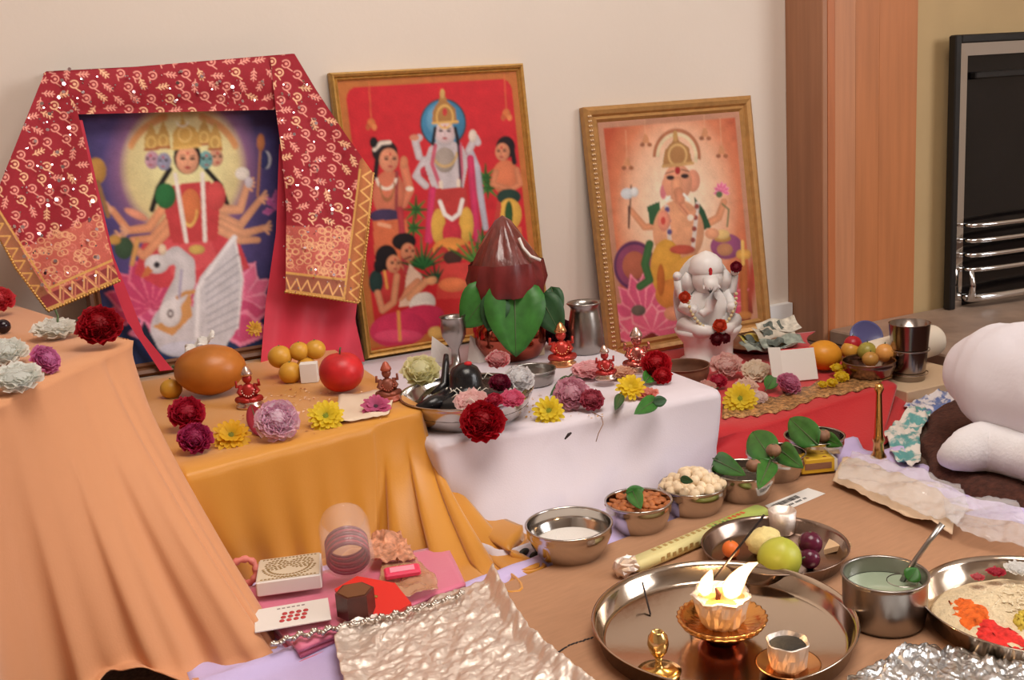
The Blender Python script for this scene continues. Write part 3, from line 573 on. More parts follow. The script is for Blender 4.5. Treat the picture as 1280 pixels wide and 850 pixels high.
# sequins: nobody counts them
sq = MB(); q_ = 0
while q_ < 330:
    reg = rng.random()
    if reg < 0.2: x, y = rng.uniform(70, 355), rng.uniform(86, 132)
    elif reg < 0.6:
        y = rng.uniform(120, 375); x = rng.uniform(max(2, 56-(y-90)*0.42) if y < 270 else 4+(y-270)*0.5, 90+(y-120)*0.2)
        if y > 345-(x-60)*0.4+28: continue
    else:
        y = rng.uniform(100, 365); x = rng.uniform(352, min(440, 372+(y-70)*0.55))
    dep = 0.020 + 0.05*ss(90, 390, np.float64(y)) if x < 250 else 0.020+0.036*ss(80, 380, np.float64(y))
    if y < 135 and 95 < x < 345: dep = 0.0125
    p = W(x, y, float(yfr(np.float64(y)))-float(dep)) - np.array([0.3, -0.21, 0.745]); r = 0.0017 if rng.random() < 0.75 else 0.0033
    n = (Vector((0.3, -1, 0.35)) + Vector(rng.uniform(-.5, .5, 3))).normalized(); u = n.orthogonal().normalized(); v_ = n.cross(u)
    sq.add([tuple(Vector(p)+(u*math.cos(a)+v_*math.sin(a))*r) for a in np.linspace(0, 2*PI, 6, endpoint=False)], [(0, 1, 2, 3, 4, 5)]); q_ += 1
so = sq.obj('sequins', mat('sequins', (240, 215, 225), 0.08, 1.0), shawl, smooth=False); so['kind'] = 'stuff'
def cord(pts, r, nm, m, par, off, yf_):
    q = resample(pts, 60); P3 = [W(a, b, float(yf_(np.float64(b)))) - np.array(off) for a, b in q]
    mb = MB(); mb.tube(P3, r, 6)
    for i in range(0, 60): mb.ball(P3[i], r*1.7, 6, 4)
    return mb.obj(nm, m, par)
GTHR = mat('gold_thread', (206, 160, 92), 0.35, 0.8)
cord([(-14, 272), (20, 335), (60, 389), (105, 370), (149, 351)], 0.0017, 'gold_edging', GTHR, shawl, (0.3, -0.21, 0.745), lambda Y: yfr(Y)-0.016-0.05*ss(90, 390, Y))
cord([(467, 217), (460, 290), (449, 379), (400, 371), (357, 365)], 0.0017, 'gold_edging', GTHR, shawl, (0.3, -0.21, 0.745), lambda Y: yfr(Y)-0.016-0.036*ss(80, 380, Y))
# coral underscarf behind it
M_CORAL = mat('coral_silk', (206, 48, 72), 0.5, sheen=0.4, noise_s=12, noise_a=0.12)
usc = thing('silk_scarf', 'plain coral pink silk scarf hanging below the embroidered shawl', 'scarf', (0.3, -0.23, 0.17))
def scarf_part(left, right, yf):
    PXY = ruled_px(left, right, 40, 60); X, Y = PXY[..., 0], PXY[..., 1]
    return np_grid('scarf_end', to_plane(PXY, yf(X, Y)) - np.array([0.3, -0.23, 0.17]), None, M_CORAL, usc)
yf2 = lambda X, Y: -0.232+0.03*(1-np.clip((Y-140)/330, 0, 1))+0.006*np.sin(X/9.0+Y/60)*ss(200, 420, Y)-0.012*ss(380, 470, Y)
scarf_part([(349, 180), (345, 290), (332, 380), (325, 464)], [(360, 180), (452, 330), (444, 400), (456, 452)], yf2)
scarf_part([(97, 150), (120, 300), (158, 400), (200, 464)], [(103, 150), (142, 320), (180, 418), (216, 462)], lambda X, Y: -0.222+0.03*(1-np.clip((Y-140)/330, 0, 1)))
# ------------------------------------------------------------------ draped tables
def sheet(name, label, m, top_front, top_back, bottom, folds, nv=48, nu=160, amp=0.012, freq=26, group=None, seed=0, sag=0.0, edge_r=0.012, pu=None, ease=1.5, frill=0.0, puddle=0.0, hgt=0.012):
    """one cloth: flat top (back line to front line), rounded over the front edge and hanging in folds to the bottom line"""
    F = resample(top_front, nu); Bk = resample(top_back, nu); Bt = np.stack([np.interp(np.linspace(0, 1, nu), np.linspace(0, 1, len(bottom)), np.asarray(bottom)[:, k]) for k in range(3)], 1) if pu is None else np.stack([np.interp(np.linspace(0, 1, nu), pu, np.asarray(bottom)[:, k]) for k in range(3)], 1)
    ker = np.ones(9)/9; 
    for k in range(3): Bt[4:-4, k] = np.convolve(Bt[:, k], ker, 'valid')
    rows = []
    for t in np.linspace(0, 1, 12, endpoint=False): rows.append(Bk*(1-t)+F*t)
    s_ = np.linspace(0, 1, nu)
    tan = np.gradient(Bt[:, :2], axis=0); nrm = np.stack([tan[:, 1], -tan[:, 0]], 1); nrm /= np.linalg.norm(nrm, axis=1)[:, None]+1e-9
    ph = np.array([noise.noise((x*3.1, seed*5.7, 0.3))*3 for x in s_])
    for t in np.linspace(0, 1, nv):
        h_t = t**ease; zt_ = min(1.0, t/0.88); base = F*(1-h_t)+Bt*h_t; base[:, 2] = F[:, 2]*(1-zt_)+Bt[:, 2]*zt_
        fold = frill*ss(.8, 1, t)*np.sin(s_*90+ph*3)+amp*(t**0.9)*(np.sin(s_*freq+ph*2.2)+0.5*np.sin(s_*freq*2.3+ph*3+seed)+folds(s_, t))
        P = base.copy(); P[:, 0] += nrm[:, 0]*(fold+edge_r*math.sin(min(t/0.06, 1)*PI/2)*0.5); P[:, 1] += nrm[:, 1]*(fold+edge_r*math.sin(min(t/0.06, 1)*PI/2)*0.5)
        P[:, 2] += -sag*math.sin(PI*t)*0+0.0035*t*abs(np.sin(s_*freq*1.5+seed))
        rows.append(P)
    if puddle:
        last = rows[-1]
        for t in np.linspace(0.08, 1, 16):
            Q = last.copy(); lim = np.clip(Bt[:, 2]*0+1, 0, 1); wv = np.array([noise.noise((x*9, t*2.2, seed+3.0)) for x in s_]); ww = np.array([noise.noise((x*22, seed, 1.0)) for x in s_])
            out = puddle*t*(1+0.5*ww); Q[:, 0] += nrm[:, 0]*out; Q[:, 1] += nrm[:, 1]*out; Q[:, 2] = 0.004+hgt*(math.sin(PI*min(1, t*1.05))*(0.55+wv)+0.25*(1-t)).clip(0)+0.0*t
            rows.append(Q)
    P = np.stack(rows); org = P[-1].mean(0); org[2] = max(0, P[..., 2].min()); P[..., 2] = np.maximum(P[..., 2], 0.0035)
    o = np_grid(name, P-org, None, m); o.location = tuple(org); tag(o, label, 'tablecloth', group)
    sd = o.modifiers.new('thick', 'SOLIDIFY'); sd.thickness = 0.0016; sd.offset = -1
    return o
M_PEACH = mat('peach_cloth', (206, 144, 100), 0.7, sheen=0.2, bump_s=400, bump_a=0.06)
M_YEL = mat('golden_cloth', (204, 138, 40), 0.42, sheen=0.4, bump_s=400, bump_a=0.05)
M_WHITEC = mat('white_cloth', (214, 204, 212), 0.75, sheen=0.2, bump_s=400, bump_a=0.08)
M_LAV = mat('lavender_cloth', (196, 180, 224), 0.75, sheen=0.2, bump_s=300, bump_a=0.1)
ZP, ZY, ZW, ZR = 0.35, 0.18, 0.138, 0.045
K_ = G(168, 426, ZP); L_ = G(0, 504, ZP); kl = (L_-K_)
front = [K_+np.array([-.012, .03, 0]), K_, K_+kl*0.15, K_+kl*0.3, L_, K_+kl*2.2]
bk = [np.array([-0.02, -0.24, ZP]), np.array([-0.06, -0.23, ZP]), np.array([-0.3, -0.3, ZP]), np.array([-0.75, -0.9, ZP])]
bot = [G(262, 690, 0)+np.array([-.05, .1, 0]), G(376, 806, 0.0), G(394, 834, 0), G(255, 864, 0), G(150, 838, 0.03), G(80, 880, 0), np.array([-0.25, -1.5, 0]), np.array([-0.5, -1.75, 0])]
sheet('tablecloth', 'peach cloth over the tall table nearest the camera, falling to the floor', M_PEACH, front, bk, bot, lambda s, t: 1.6*np.exp(-((s-0.30)/0.05)**2)-1.2*np.exp(-((s-0.19)/0.03)**2), amp=0.0085, freq=50, seed=1, ease=1.25, frill=.006, pu=[0, .08, .16, .3, .4, .5, .75, 1.0])
YL, YR = G(232, 592, ZY), G(528, 513, ZY)
yb = [YL+np.array([-.05, .1, 0]), YL, YL*.5+YR*.5, YR, YR+np.array([0.006, 0.03, 0]), YR+np.array([0.004, 0.10, 0])]
bky = [np.array([YL[0]-.05, -0.2, ZY]), np.array([0.3, -0.19, ZY]), np.array([0.53, -0.19, ZY])]
bot = [G(220, 720, 0), G(285, 728, 0), G(400, 706, 0), G(478, 690, 0), G(560, 724, 0.004), G(606, 740, 0.004), G(650, 724, 0.006), G(660, 704, 0.012), G(625, 660, 0.03)]
sheet('tablecloth', 'golden yellow satin cloth over the low box, spilling onto the floor', M_YEL, yb, bky, bot, lambda s, t: (ss(.66, .76, s)*2.6*np.sin(s*95+1.5)+1.6*np.exp(-((s-0.76)/0.025)**2)-1.4*np.exp(-((s-0.71)/0.025)**2))*t**.3-(1-ss(.6, .7, s))*.7*np.sin(s*30), amp=0.008, freq=30, seed=2, puddle=.012, hgt=.010, pu=[0, .16, .48, .70, .78, .83, .89, .94, 1.0], ease=2.2)
WL, WR_ = G(549, 558, ZW), G(897, 489, ZW)
wf_ = [WL+np.array([-.004, .3, 0]), WL, WL*.5+WR_*.5, WR_, WR_+np.array([0.004, .02, 0]), np.array([WR_[0]+.02, -0.42, ZW]), np.array([WR_[0]+0.02, -0.2, ZW])]
wb_ = [np.array([0.56, -0.2, ZW]), np.array([0.75, -0.2, ZW]), np.array([0.95, -0.2, ZW])]
bot = [np.array([WL[0]-.004, -.5, 0]), G(575, 650, 0), G(605, 686, 0.004), G(645, 692, 0), G(770, 640, 0), G(895, 590, 0), G(908, 584, 0), np.array([WR_[0]+.035, -0.42, 0]), np.array([WR_[0]+.035, -0.2, 0])]
sheet('tablecloth', 'white cloth over the low box in the middle', M_WHITEC, wf_, wb_, bot, lambda s, t: 3.2*np.exp(-((s-0.32)/0.025)**2)-2*np.exp(-((s-0.37)/0.02)**2)+1.6*np.exp(-((s-0.27)/0.02)**2), amp=0.0065, freq=34, seed=3, puddle=.02, hgt=.012, pu=[0, .2, .27, .34, .46, .575, .60, .75, 1], ease=2.0)
M_RED = mat('red_cloth', (190, 18, 30), 0.65, sheen=0.3, bump_s=200, bump_a=0.15)
RL, RR = G(895, 548, ZR), G(1118, 480, ZR)
rf = [RL+np.array([0.0, .3, 0]), RL, RL*.5+RR*.5, RR, RR+np.array([.005, .02, 0]), np.array([RR[0]+.10, -0.35, ZR])]
rb = [np.array([RL[0]+.02, -0.165, ZR]), np.array([1.3, -0.165, ZR]), np.array([1.70, -0.29, ZR])]
bot = [np.array([RL[0]-.01, -.5, 0]), G(900, 592, 0), G(985, 575, 0), G(1072, 578, 0), G(1120, 548, 0), G(1158, 500, 0.0), np.array([1.66, -.5, 0])]
sheet('tablecloth', 'red cloth over the low platform below the orange print', M_RED, rf, rb, bot, lambda s, t: 1.5*np.exp(-((s-0.6)/0.03)**2), amp=0.008, freq=22, seed=4, pu=[0, .32, .46, .62, .72, .8, 1])
# gold brocade strip lying along the edge of the red cloth
M_BROC = mat('gold_brocade', (176, 132, 84), 0.45, 0.35, noise_s=130, noise_a=0.75, bump_s=180, bump_a=0.8)
bp_ = [(902, 522), (940, 520), (985, 512), (1020, 497), (1060, 491), (1095, 482), (1115, 470)]
rows = []
for k in (0.0, 0.35, 0.7, 1.0):
    rows.append([tuple(G(x+2*k, y-20*k+1.5*math.sin(x*.3), ZR+0.004+0.0015*math.sin(x*.5+k*3))) for x, y in resample(bp_, 50)])
o = MB().grid(rows).obj('brocade_trim', M_BROC); tag(o, 'gold brocade ribbon along the front edge of the red cloth', 'ribbon')
o.modifiers.new('thick', 'SOLIDIFY').thickness = 0.0015
# lavender sheet on the floor
nx, ny = 120, 110; P = np.zeros((ny, nx, 3)); gx = np.linspace(0.10, 1.27, nx); gy = np.linspace(-0.74, -1.72, ny)
ba, bb = G(600, 752, 0), G(1022, 590, 0); dv = (bb-ba)[:2]; dl = np.linalg.norm(dv); dn = np.array([-dv[1], dv[0]])/dl
for j in range(ny):
    for i in range(nx):
        x = gx[i]; y = gy[j]; edge = i/(nx-1)
        if i > nx-8: x += 0.02*math.sin(y*31)+0.012*math.sin(y*77)
        dd = float((np.array([x, y])-ba[:2])@dn)
        z = 0.004+0.004*max(0, fbm(x, y, 3, 9)) + 0.013*math.exp(-((dd-0.028)/0.012)**2) + (0.018*max(0, fbm(x, y, 5, 14))*ss(1.13, 1.17, np.float64(x)) if x > 1.12 else 0)
        if dd < -0.004 and x < 1.13: z = 0.004
        P[j, i] = (x, y, z)
org = np.array([0.7, -1.2, 0.0]); o = np_grid('floor_sheet', P-org, None, M_LAV); o.location = tuple(org); o.modifiers.new('thick', 'SOLIDIFY').thickness = 0.0012
tag(o, 'pale lavender cotton sheet spread on the floor under the offerings', 'sheet')
# cardboard
M_CARD = mat('brown_cardboard', (174, 130, 98), 0.8, noise_s=30, noise_a=0.06, stretch=(1, 6, 1))
rz = math.atan2(dv[1], dv[0]); ZC_ = 0.013
card = thing('cardboard_sheet', 'large flat brown cardboard sheet under the metal plates', 'cardboard', (bb[0], bb[1], 0.0075), (0, 0, rz))
MB().box((-0.40, -0.40, 0.0025), (0.80, 0.80, 0.005)).obj('board', M_CARD, card, smooth=False)
def on_card(px_, py_, z=ZC_):
    p = G(px_, py_, z)-np.array([bb[0], bb[1], 0.0075]); c, s_ = math.cos(-rz), math.sin(-rz); return (p[0]*c-p[1]*s_, p[0]*s_+p[1]*c, p[2])
a_, b_, c_, d_ = [on_card(*q) for q in ((956, 632), (1010, 610), (1032, 617), (972, 643))]
lb = MB().add([(q[0], q[1], 0.0056) for q in (a_, d_, c_, b_)], [(0, 1, 2, 3)]).obj('label', WHITE_P, card, smooth=False); lb['label'] = 'white printed barcode label'
M_INK = mat('black_ink', (40, 36, 40), 0.8)
bc = MB(); 
def lerp2(u, v): 
    A = np.array(a_)*(1-u)+np.array(b_)*u; D = np.array(d_)*(1-u)+np.array(c_)*u; q = A*(1-v)+D*v; return (q[0], q[1], 0.0060)
u = 0.08
while u < 0.62:
    wd = random.choice((0.008, 0.014, 0.022)); bc.add([lerp2(u, .18), lerp2(u, .5), lerp2(u+wd, .5), lerp2(u+wd, .18)], [(0, 1, 2, 3)]); u += wd+random.choice((.007, .012))
for i in range(16):
    if i % 5 != 3: u = .15+i*.034; bc.add([lerp2(u, .64), lerp2(u, .78), lerp2(u+.02, .78), lerp2(u+.02, .64)], [(0, 1, 2, 3)])
bc.obj('barcode', M_INK, lb, smooth=False)
mk = MB()
for i, (x, y) in enumerate(resample([(690, 820), (712, 806), (740, 797)], 12)):
    p = on_card(x, y); mk.box((p[0], p[1], 0.0054), (0.0042 if i % 3 else .0062, 0.0022, 0.0006), 0.3*(i % 2))
mk.obj('printed_marks', M_INK, card, smooth=False)['kind'] = 'stuff'

# ================================================================== BUILDERS
def bowl_profile(r, h, th=0.0012, foot=0.6, belly=0.75):
    out = []; 
    for i in range(13):
        t = i/12.0; rr = r*(foot+(1-foot)*min(1, t/belly)**0.55) if t < belly else r*(1.0)
        out.append((rr, h*t))
    out = [(r*foot*0.5, 0.0)] + out + [(r+0.002, h+0.0006), (r+0.0018, h+0.002), (r-0.001, h+0.0018)]
    inn = [(max(0.0, p[0]-th), max(p[1], th)) for p in reversed(out[1:14])] + [(0.0, th)]
    return [(0.0, 0.0)]+out+inn
def steel_bowl(name, label, px_, py_, wpx, h, zt, foot=0.62, m=STEEL, group=None, cat='bowl', belly=0.75):
    p = G(px_, py_, zt+h); r = wpx/2*S(px_, py_, zt+h); t = thing(name, label, cat, (p[0], p[1], zt), (0, 0, 0), group)
    MB().lathe(bowl_profile(r, h, foot=foot, belly=belly), 48).obj('body', m, t); return t, r, p
def carnation(name, label, pos, r, base, edge, up=0.45, spin=0.0, n=60, calyx=True, seed=0, group=None, dirv=None, cat='carnation', flat=1.0):
    rg = np.random.default_rng(seed+17); pos = np.asarray(pos, float)
    t = thing(name, label, cat, pos, look_rot(dirv if dirv is not None else tocam(pos, up), spin), group); m = MB(); cb = lin(base); ce = lin(edge); cm_ = cb*.65+ce*.35; m.ball((0, 0, .22*r*flat), (r*.68, r*.68, r*.62*flat), 16, 10, col=tuple(cm_))
    for i in range(n):
        el = R(8+80*(i/n)**0.8); az = i*2.39996+rg.uniform(-.3, .3); L = r*(1.0-0.12*rg.random())*(0.98 if el < 1 else 0.86)
        dirn = Vector((math.cos(az)*math.cos(el), math.sin(az)*math.cos(el), math.sin(el)*flat)); side = Vector((-math.sin(az), math.cos(az), 0)); nr = dirn.cross(side)
        wd = r*rg.uniform(0.5, 0.7); vs = []; cs = []; K = 7
        for j, tt in enumerate((0.12, 0.6, 0.9, 1.0)):
            for k in range(K):
                s_ = (k/(K-1)-0.5)*2; fr_ = (0.22, 0.75, 0.98, 1.0)[j]; ruff = (0, 0.035, 0.075, 0.09)[j]*r*math.sin(k*2.6+i*1.7)
                ll = L*(tt-0.12*s_*s_*(j >= 2))*(1+(0.06*((k+i) % 2) if j == 3 else 0))
                vs.append(dirn*ll+side*(s_*wd*fr_)+nr*(ruff+0.10*r*s_*s_*tt)); mix = (0, 0.06, 0.18, 0.85)[j]*rg.uniform(.5, 1); cs.append(tuple(cb*(1-mix)+ce*mix))
        m.add(vs, [(a*K+b, a*K+b+1, (a+1)*K+b+1, (a+1)*K+b) for a in range(3) for b in range(K-1)], cs)
    m.obj('petals', PETAL, t)
    if calyx: 
        MB().lathe([(0.0, -r*0.62), (r*0.13, -r*0.58), (r*0.22, -r*0.3), (r*0.3, 0.0), (r*0.36, r*0.12)], 10).obj('calyx', STEM, t)
    return t
def daisy(name, label, pos, r, col, cen, up=0.35, spin=0.0, n=17, group=None, dirv=None, cat='daisy'):
    pos = np.asarray(pos, float); t = thing(name, label, cat, pos, look_rot(dirv if dirv is not None else tocam(pos, up), spin), group); m = MB(); c0 = lin(col)
    for lay in range(3):
        nn = n-lay*2
        for i in range(nn):
            a = 2*PI*(i+lay*0.37)/nn+random.uniform(-.07, .07); L = r*(1.0-0.16*lay)*random.uniform(.9, 1.02); el = R(4+14*lay+random.uniform(-6, 8))
            side = Vector((-math.sin(a), math.cos(a), 0)); vs = []; cs = []
            for j, (tt, wf2) in enumerate(((0.14, 0.35), (0.45, 0.9), (0.75, 1.0), (0.93, 0.7), (1.0, 0.22))):
                z = L*tt*math.sin(el)-0.10*r*tt*tt+0.012*r*lay; rad = L*tt*math.cos(el)
                for s_ in (-1, 0, 1):
                    vs.append(Vector((math.cos(a)*rad, math.sin(a)*rad, z+(0.03*r if s_ else 0)))+side*(s_*r*0.14*wf2)); cs.append(tuple(np.clip(c0*(0.86+0.16*tt), 0, 1)))
            m.add(vs, [(q*3+b, q*3+b+1, q*3+b+4, q*3+b+3) for q in range(4) for b in range(2)], cs)
    m.obj('petals', PETAL, t)
    d = MB(); d.ball((0, 0, 0.02*r), (r*0.25, r*0.25, r*0.13), 14, 8)
    for i in range(40): q = math.sqrt(i/40)*r*0.24; a = i*2.4; d.ball((q*math.cos(a), q*math.sin(a), r*(0.13-0.4*(q/r)**2)), r*0.028, 5, 4)
    d.obj('disc', mat('disc_%d_%d_%d' % tuple(cen), cen, 0.8), t); MB().lathe([(0, -r*.3), (r*.07, -r*.28), (r*.1, -r*.1), (r*.24, -0.0)], 8).obj('stem', STEM, t)
    return t
def leaf_mesh(L, wd, curl=0.15, fold=0.25, heart=False, n=9):
    rows = []
    for i in range(n+1):
        t = i/n; ww = wd*(math.sin(PI*t**(0.62 if heart else 0.8)))**(0.75) if 0 < t < 1 else 0.0; z = -curl*L*(t-.3)**2
        rows.append([(s_*ww, L*t+(-0.12*L*abs(s_)*(1-t)**2 if heart else 0), z+fold*ww*abs(s_)) for s_ in (-1, -.5, 0, .5, 1)])
    return MB().grid(rows)
def leaf(name, label, base, tip, wd, m=LEAF, curl=0.15, group=None, heart=False, cat='leaf', nrm=None):
    b = Vector(base); d = Vector(tip)-b; L = d.length; y = d.normalized(); z = Vector(nrm) if nrm else Vector(CAM)-b; x = y.cross(z).normalized(); z = x.cross(y)
    o = leaf_mesh(L, wd, curl, heart=heart).obj(name, m); o.matrix_world = Matrix(((x.x, y.x, z.x, b.x), (x.y, y.y, z.y, b.y), (x.z, y.z, z.z, b.z), (0, 0, 0, 1)))
    o.modifiers.new('thick', 'SOLIDIFY').thickness = 0.0006
    v = MB(); v.tube([(0, -L*.12, 0.0), (0, L*.3, 0.0006), (0, L*.7, -curl*L*.14), (0, L*.98, -curl*L*.45)], [L*.014, L*.012, L*.008, L*.003], 5)
    vo = v.obj('midrib', STEM, o); return tag(o, label, cat, group)
def blob(name, label, pos, r, m, cat, fn=None, rot=(0, 0, 0), group=None, seg=24, stem=None):
    t = MB().ball((0, 0, 0), r, seg, 16, fn=fn).obj(name, m, loc=tuple(map(float, pos))); t.rotation_euler = rot
    if stem: MB().tube([(0, 0, stem[0]), (stem[2]*.4, 0, stem[0]+stem[1]*.6), (stem[2], 0, stem[0]+stem[1])], stem[3] if len(stem) > 3 else 0.0015, 6).obj('stem', STEM, t)
    return tag(t, label, cat, group)
def loose(n, fn, mk, nm, m, parent=None, label=None, cat=None, smooth=True):
    b = MB()
    for i in range(n): mk(b, fn(i), i)
    o = b.obj(nm, m, parent, smooth); o['kind'] = 'stuff'
    if label: o['label'] = label
    if cat: o['category'] = cat
    return o

# ================================================================== ON THE PEACH TABLE
zt = ZP+0.002
def GR(px_, py_, rpx, z): return G(px_, py_, z), rpx*S(px_, py_, z)
p, r = GR(125, 412, 29, zt+.022); carnation('carnation', 'deep red carnation at the right corner of the peach table', p, r, (150, 8, 22), (190, 18, 38), seed=1, n=70)
p, r = GR(53, 453, 21, zt+.012); carnation('carnation', 'small mauve carnation lying on the peach cloth', p, r, (206, 96, 156), (226, 160, 200), seed=2, dirv=(0.6, -0.6, 0.45), n=46)
p, r = GR(70, 416, 30, zt+.006); carnation('white_flower', 'flat white blossom with a dark stem at the back of the peach table', p, r, (226, 222, 210), (236, 232, 226), seed=3, n=30, up=.8, cat='flower', flat=0.5, calyx=False)
t_ = bpy.data.objects['white_flower']; MB().tube([(0, 0, .004), (.004, .004, .012), (.006, .012, .02), (.004, .02, .026)], 0.0016, 6).obj('stem', STEM, t_)
for i, (x, y, rp, lb_) in enumerate(((6, 445, 30, 'white blossom half out of the picture beside a dark seed'), (22, 478, 34, 'white blossom nearest the front edge of the peach table'))):
    p, r = GR(x, y, rp, zt+.009); carnation('white_flower', lb_, p, r, (222, 224, 216), (238, 236, 230), seed=5+i, n=30, up=0.7, cat='flower', flat=0.6, calyx=False)
p, r = GR(-2, 378, 20, zt+.02); carnation('rose', 'coral red rose at the far left of the peach table', p, r, (206, 40, 56), (226, 90, 96), seed=8, n=44, cat='flower')
p = G(4, 408, zt+.009); blob('dark_berry', 'shiny black berry by the white blossoms', p, 0.0105, mat('berry', (30, 16, 24), 0.2), 'berry')
# ================================================================== ON THE GOLDEN TABLE
zt = ZY+0.002
M_MANGO = mat('mango_skin', (180, 108, 40), 0.38, noise_s=16, noise_a=0.2, bump_s=90, bump_a=0.06)
p, r = GR(266, 463, 46, zt+.042); mg = blob('mango', 'large orange mango in front of the violet print', (p[0], p[1], zt+.0435), (r*1.02, r*.82, .043), M_MANGO, 'mango', fn=lambda d: 1-0.14*max(0, d.x)+0.08*d.z*d.x+.04*max(0, -d.x)*d.z+.02*noise.noise(d*2), rot=(0, R(6), R(-18)))
MB().tube([(-r*.98, 0, .004), (-r*1.06, 0, .006)], [.004, .002], 8).obj('stem_scar', STEM, mg)
tis = MB(); rows = []
for j in range(14): rows.append([(-.03+.06*i/17, -.012+.026*j/13, .008*abs(fbm(i*.3, j*.3, 9, 1.2))+.004*math.sin(i*.9)) for i in range(18)])
tp = G(250, 426, zt+.078); o = tis.grid(rows).obj('paper_tissue', WHITE_P, loc=tuple(tp)); o.rotation_euler = (R(20), R(-24), R(-20)); o.modifiers.new('thick', 'SOLIDIFY').thickness = .0006; tag(o, 'crumpled white tissue lying on top of the large mango', 'tissue'); o.location.z = zt+.072
M_KUM = mat('yellow_plum_skin', (206, 152, 52), 0.4, noise_s=30, noise_a=0.12)
kum = [(214, 486, 13, zt+.0145, 'small yellow fruit squeezed between the mango and peach cloth'), (350, 446, 14.5, zt+.040, 'yellow plum at the upper left of the fruit heap'), (374, 439, 12, zt+.046, 'yellow plum at the back middle of the heap'), (394, 437, 12.5, zt+.045, 'yellow plum topmost on the right of the heap, above the white card'), (363, 466, 14, zt+.0165, 'yellow plum at the foot of the heap'), (383, 458, 12, zt+.018, 'yellow plum half hidden behind the small white card')]
for x, y, rp, z, lb_ in kum:
    p, r = GR(x, y, rp, z); pp = p if z > zt+.03 else p
    k = blob('yellow_plum', lb_, p, (r*1.05, r, r*.98), M_KUM, 'plum', group='yellow fruits on the golden table'); MB().ball((0, 0, r*.97), .0018, 6, 4).obj('stem_scar', STEM, k)
p = G(388, 477, zt); bx = thing('card_box', 'small white card box between the yellow plums and the apple', 'box', p, (0, 0, R(-22)))
MB().box((0, 0, .017), (.030, .020, .034), bev=.0008).obj('body', WHITE_P, bx, smooth=False)
p, r = GR(427, 467, 28, zt+.031); M_APPLE = mat('apple_red', (196, 36, 40), 0.4, noise_s=22, noise_a=0.3)
ap = blob('apple', 'shiny red apple at the back of the golden table', (p[0], p[1], zt+r*.93), (r, r, r*.95), M_APPLE, 'apple', fn=lambda d: 1-0.16*math.exp(-((1-d.z)/.12))-0.08*math.exp(-((1+d.z)/.1)), stem=(r*.78, .012, .003))
p, r = GR(347, 529, 29, zt+.021); carnation('carnation', 'large white carnation with magenta rims on the golden cloth', p, r, (250, 238, 242), (220, 130, 182), seed=11, n=64, up=.3)
YD, YC = (238, 214, 50), (120, 130, 30)
p, r = GR(289, 545, 26, zt+.012); daisy('yellow_daisy', 'yellow daisy on the golden cloth beside the magenta carnation', p, r, (236, 190, 40), (112, 110, 30), group='yellow daisies', up=.45)
y2p, y2r = GR(407, 521, 25, zt+.014); daisy('yellow_daisy', 'yellow daisy with green centre below the red apple', y2p, y2r, YD, YC, group='yellow daisies', up=.4)
p, r = GR(470, 509, 20, zt+.010); daisy('pink_daisy', 'pink daisy with dark centre near the corner of the golden table', p, r, (206, 96, 142), (66, 40, 52), up=.5, n=19)
p, r = GR(234, 520, 24, zt+.02); carnation('carnation', 'bright red carnation against the side of the peach cloth', p, r, (170, 20, 50), (206, 36, 66), seed=13, n=54)
p, r = GR(244, 552, 23, zt+.014); carnation('carnation', 'magenta pink carnation under the red one by the peach cloth', p, r, (150, 24, 70), (206, 66, 124), seed=14, n=54)
p, r = GR(318, 411, 11, zt+.10); daisy('yellow_daisy', 'small yellow daisy tucked beside the coral scarf above the mango', (p[0], p[1]-.0, p[2]), r, (226, 180, 70), (176, 120, 30), group='yellow daisies', n=12, dirv=(0.1, -1, .2))
p, r = GR(317, 518, 15, zt+.014); leaf('red_petal', 'dark red petal standing beside the white and magenta carnation', G(326, 546, zt), G(312, 500, zt+.03), r*.7, mat('dark_red_petal', (140, 10, 36), .6), cat='petal')
M_IDR = mat('enamel_red', (170, 44, 40), .3, .3); M_IDS = mat('figure_silver', (220, 190, 176), .25, .9); M_IDB = mat('figure_brown', (136, 72, 54), .4, .3, noise_s=80, noise_a=.3)
def figurine(name, label, px_, py_, hpx, zt, m1, m2, rz=0.0, group='small seated deity figurines', cat='figurine'):
    p = G(px_, py_, zt); h = hpx*S(px_, py_, zt)*1.22; t = thing(name, label, cat, p, (0, 0, rz), group)
    MB().lathe([(0, 0), (.30*h, 0), (.32*h, .05*h), (.25*h, .09*h), (.29*h, .14*h), (.0, .15*h)], 20).obj('pedestal', m2, t)
    b = MB(); b.ball((0, 0, .36*h), (.19*h, .14*h, .24*h), 16, 12, fn=lambda d: 1-.15*d.z); b.ball((0, 0, .68*h), (.115*h, .11*h, .125*h), 14, 10); b.tube([(0, 0, .52*h), (0, 0, .62*h)], .05*h, 10)
    for s_ in (-1, 1):
        b.tube([(s_*.06*h, -.02*h, .2*h), (s_*.24*h, -.08*h, .2*h), (s_*.08*h, -.2*h, .18*h), (-s_*.05*h, -.2*h, .17*h)], [.10*h, .09*h, .065*h, .045*h], 10)
        b.tube([(s_*.13*h, 0, .5*h), (s_*.22*h, -.04*h, .36*h), (s_*.17*h, -.15*h, .34*h)], [.065*h, .055*h, .04*h], 8); b.tube([(s_*.13*h, .02*h, .5*h), (s_*.26*h, 0, .5*h), (s_*.25*h, -.04*h, .64*h)], [.045*h, .04*h, .028*h], 8)
    b.obj('body', m1, t)
    MB().lathe([(.115*h, .74*h), (.14*h, .77*h), (.12*h, .83*h), (.09*h, .88*h), (.06*h, .94*h), (0, .98*h)], 14).obj('crown', m2, t)
    g = MB(); [g.ball((.14*h*math.cos(a), -.13*h+.05*h*math.sin(a)*0, .42*h+.15*h*math.sin(a)), .022*h, 6, 4) for a in np.linspace(PI, 2*PI, 9)]; g.obj('garland', m2, t)
    return t
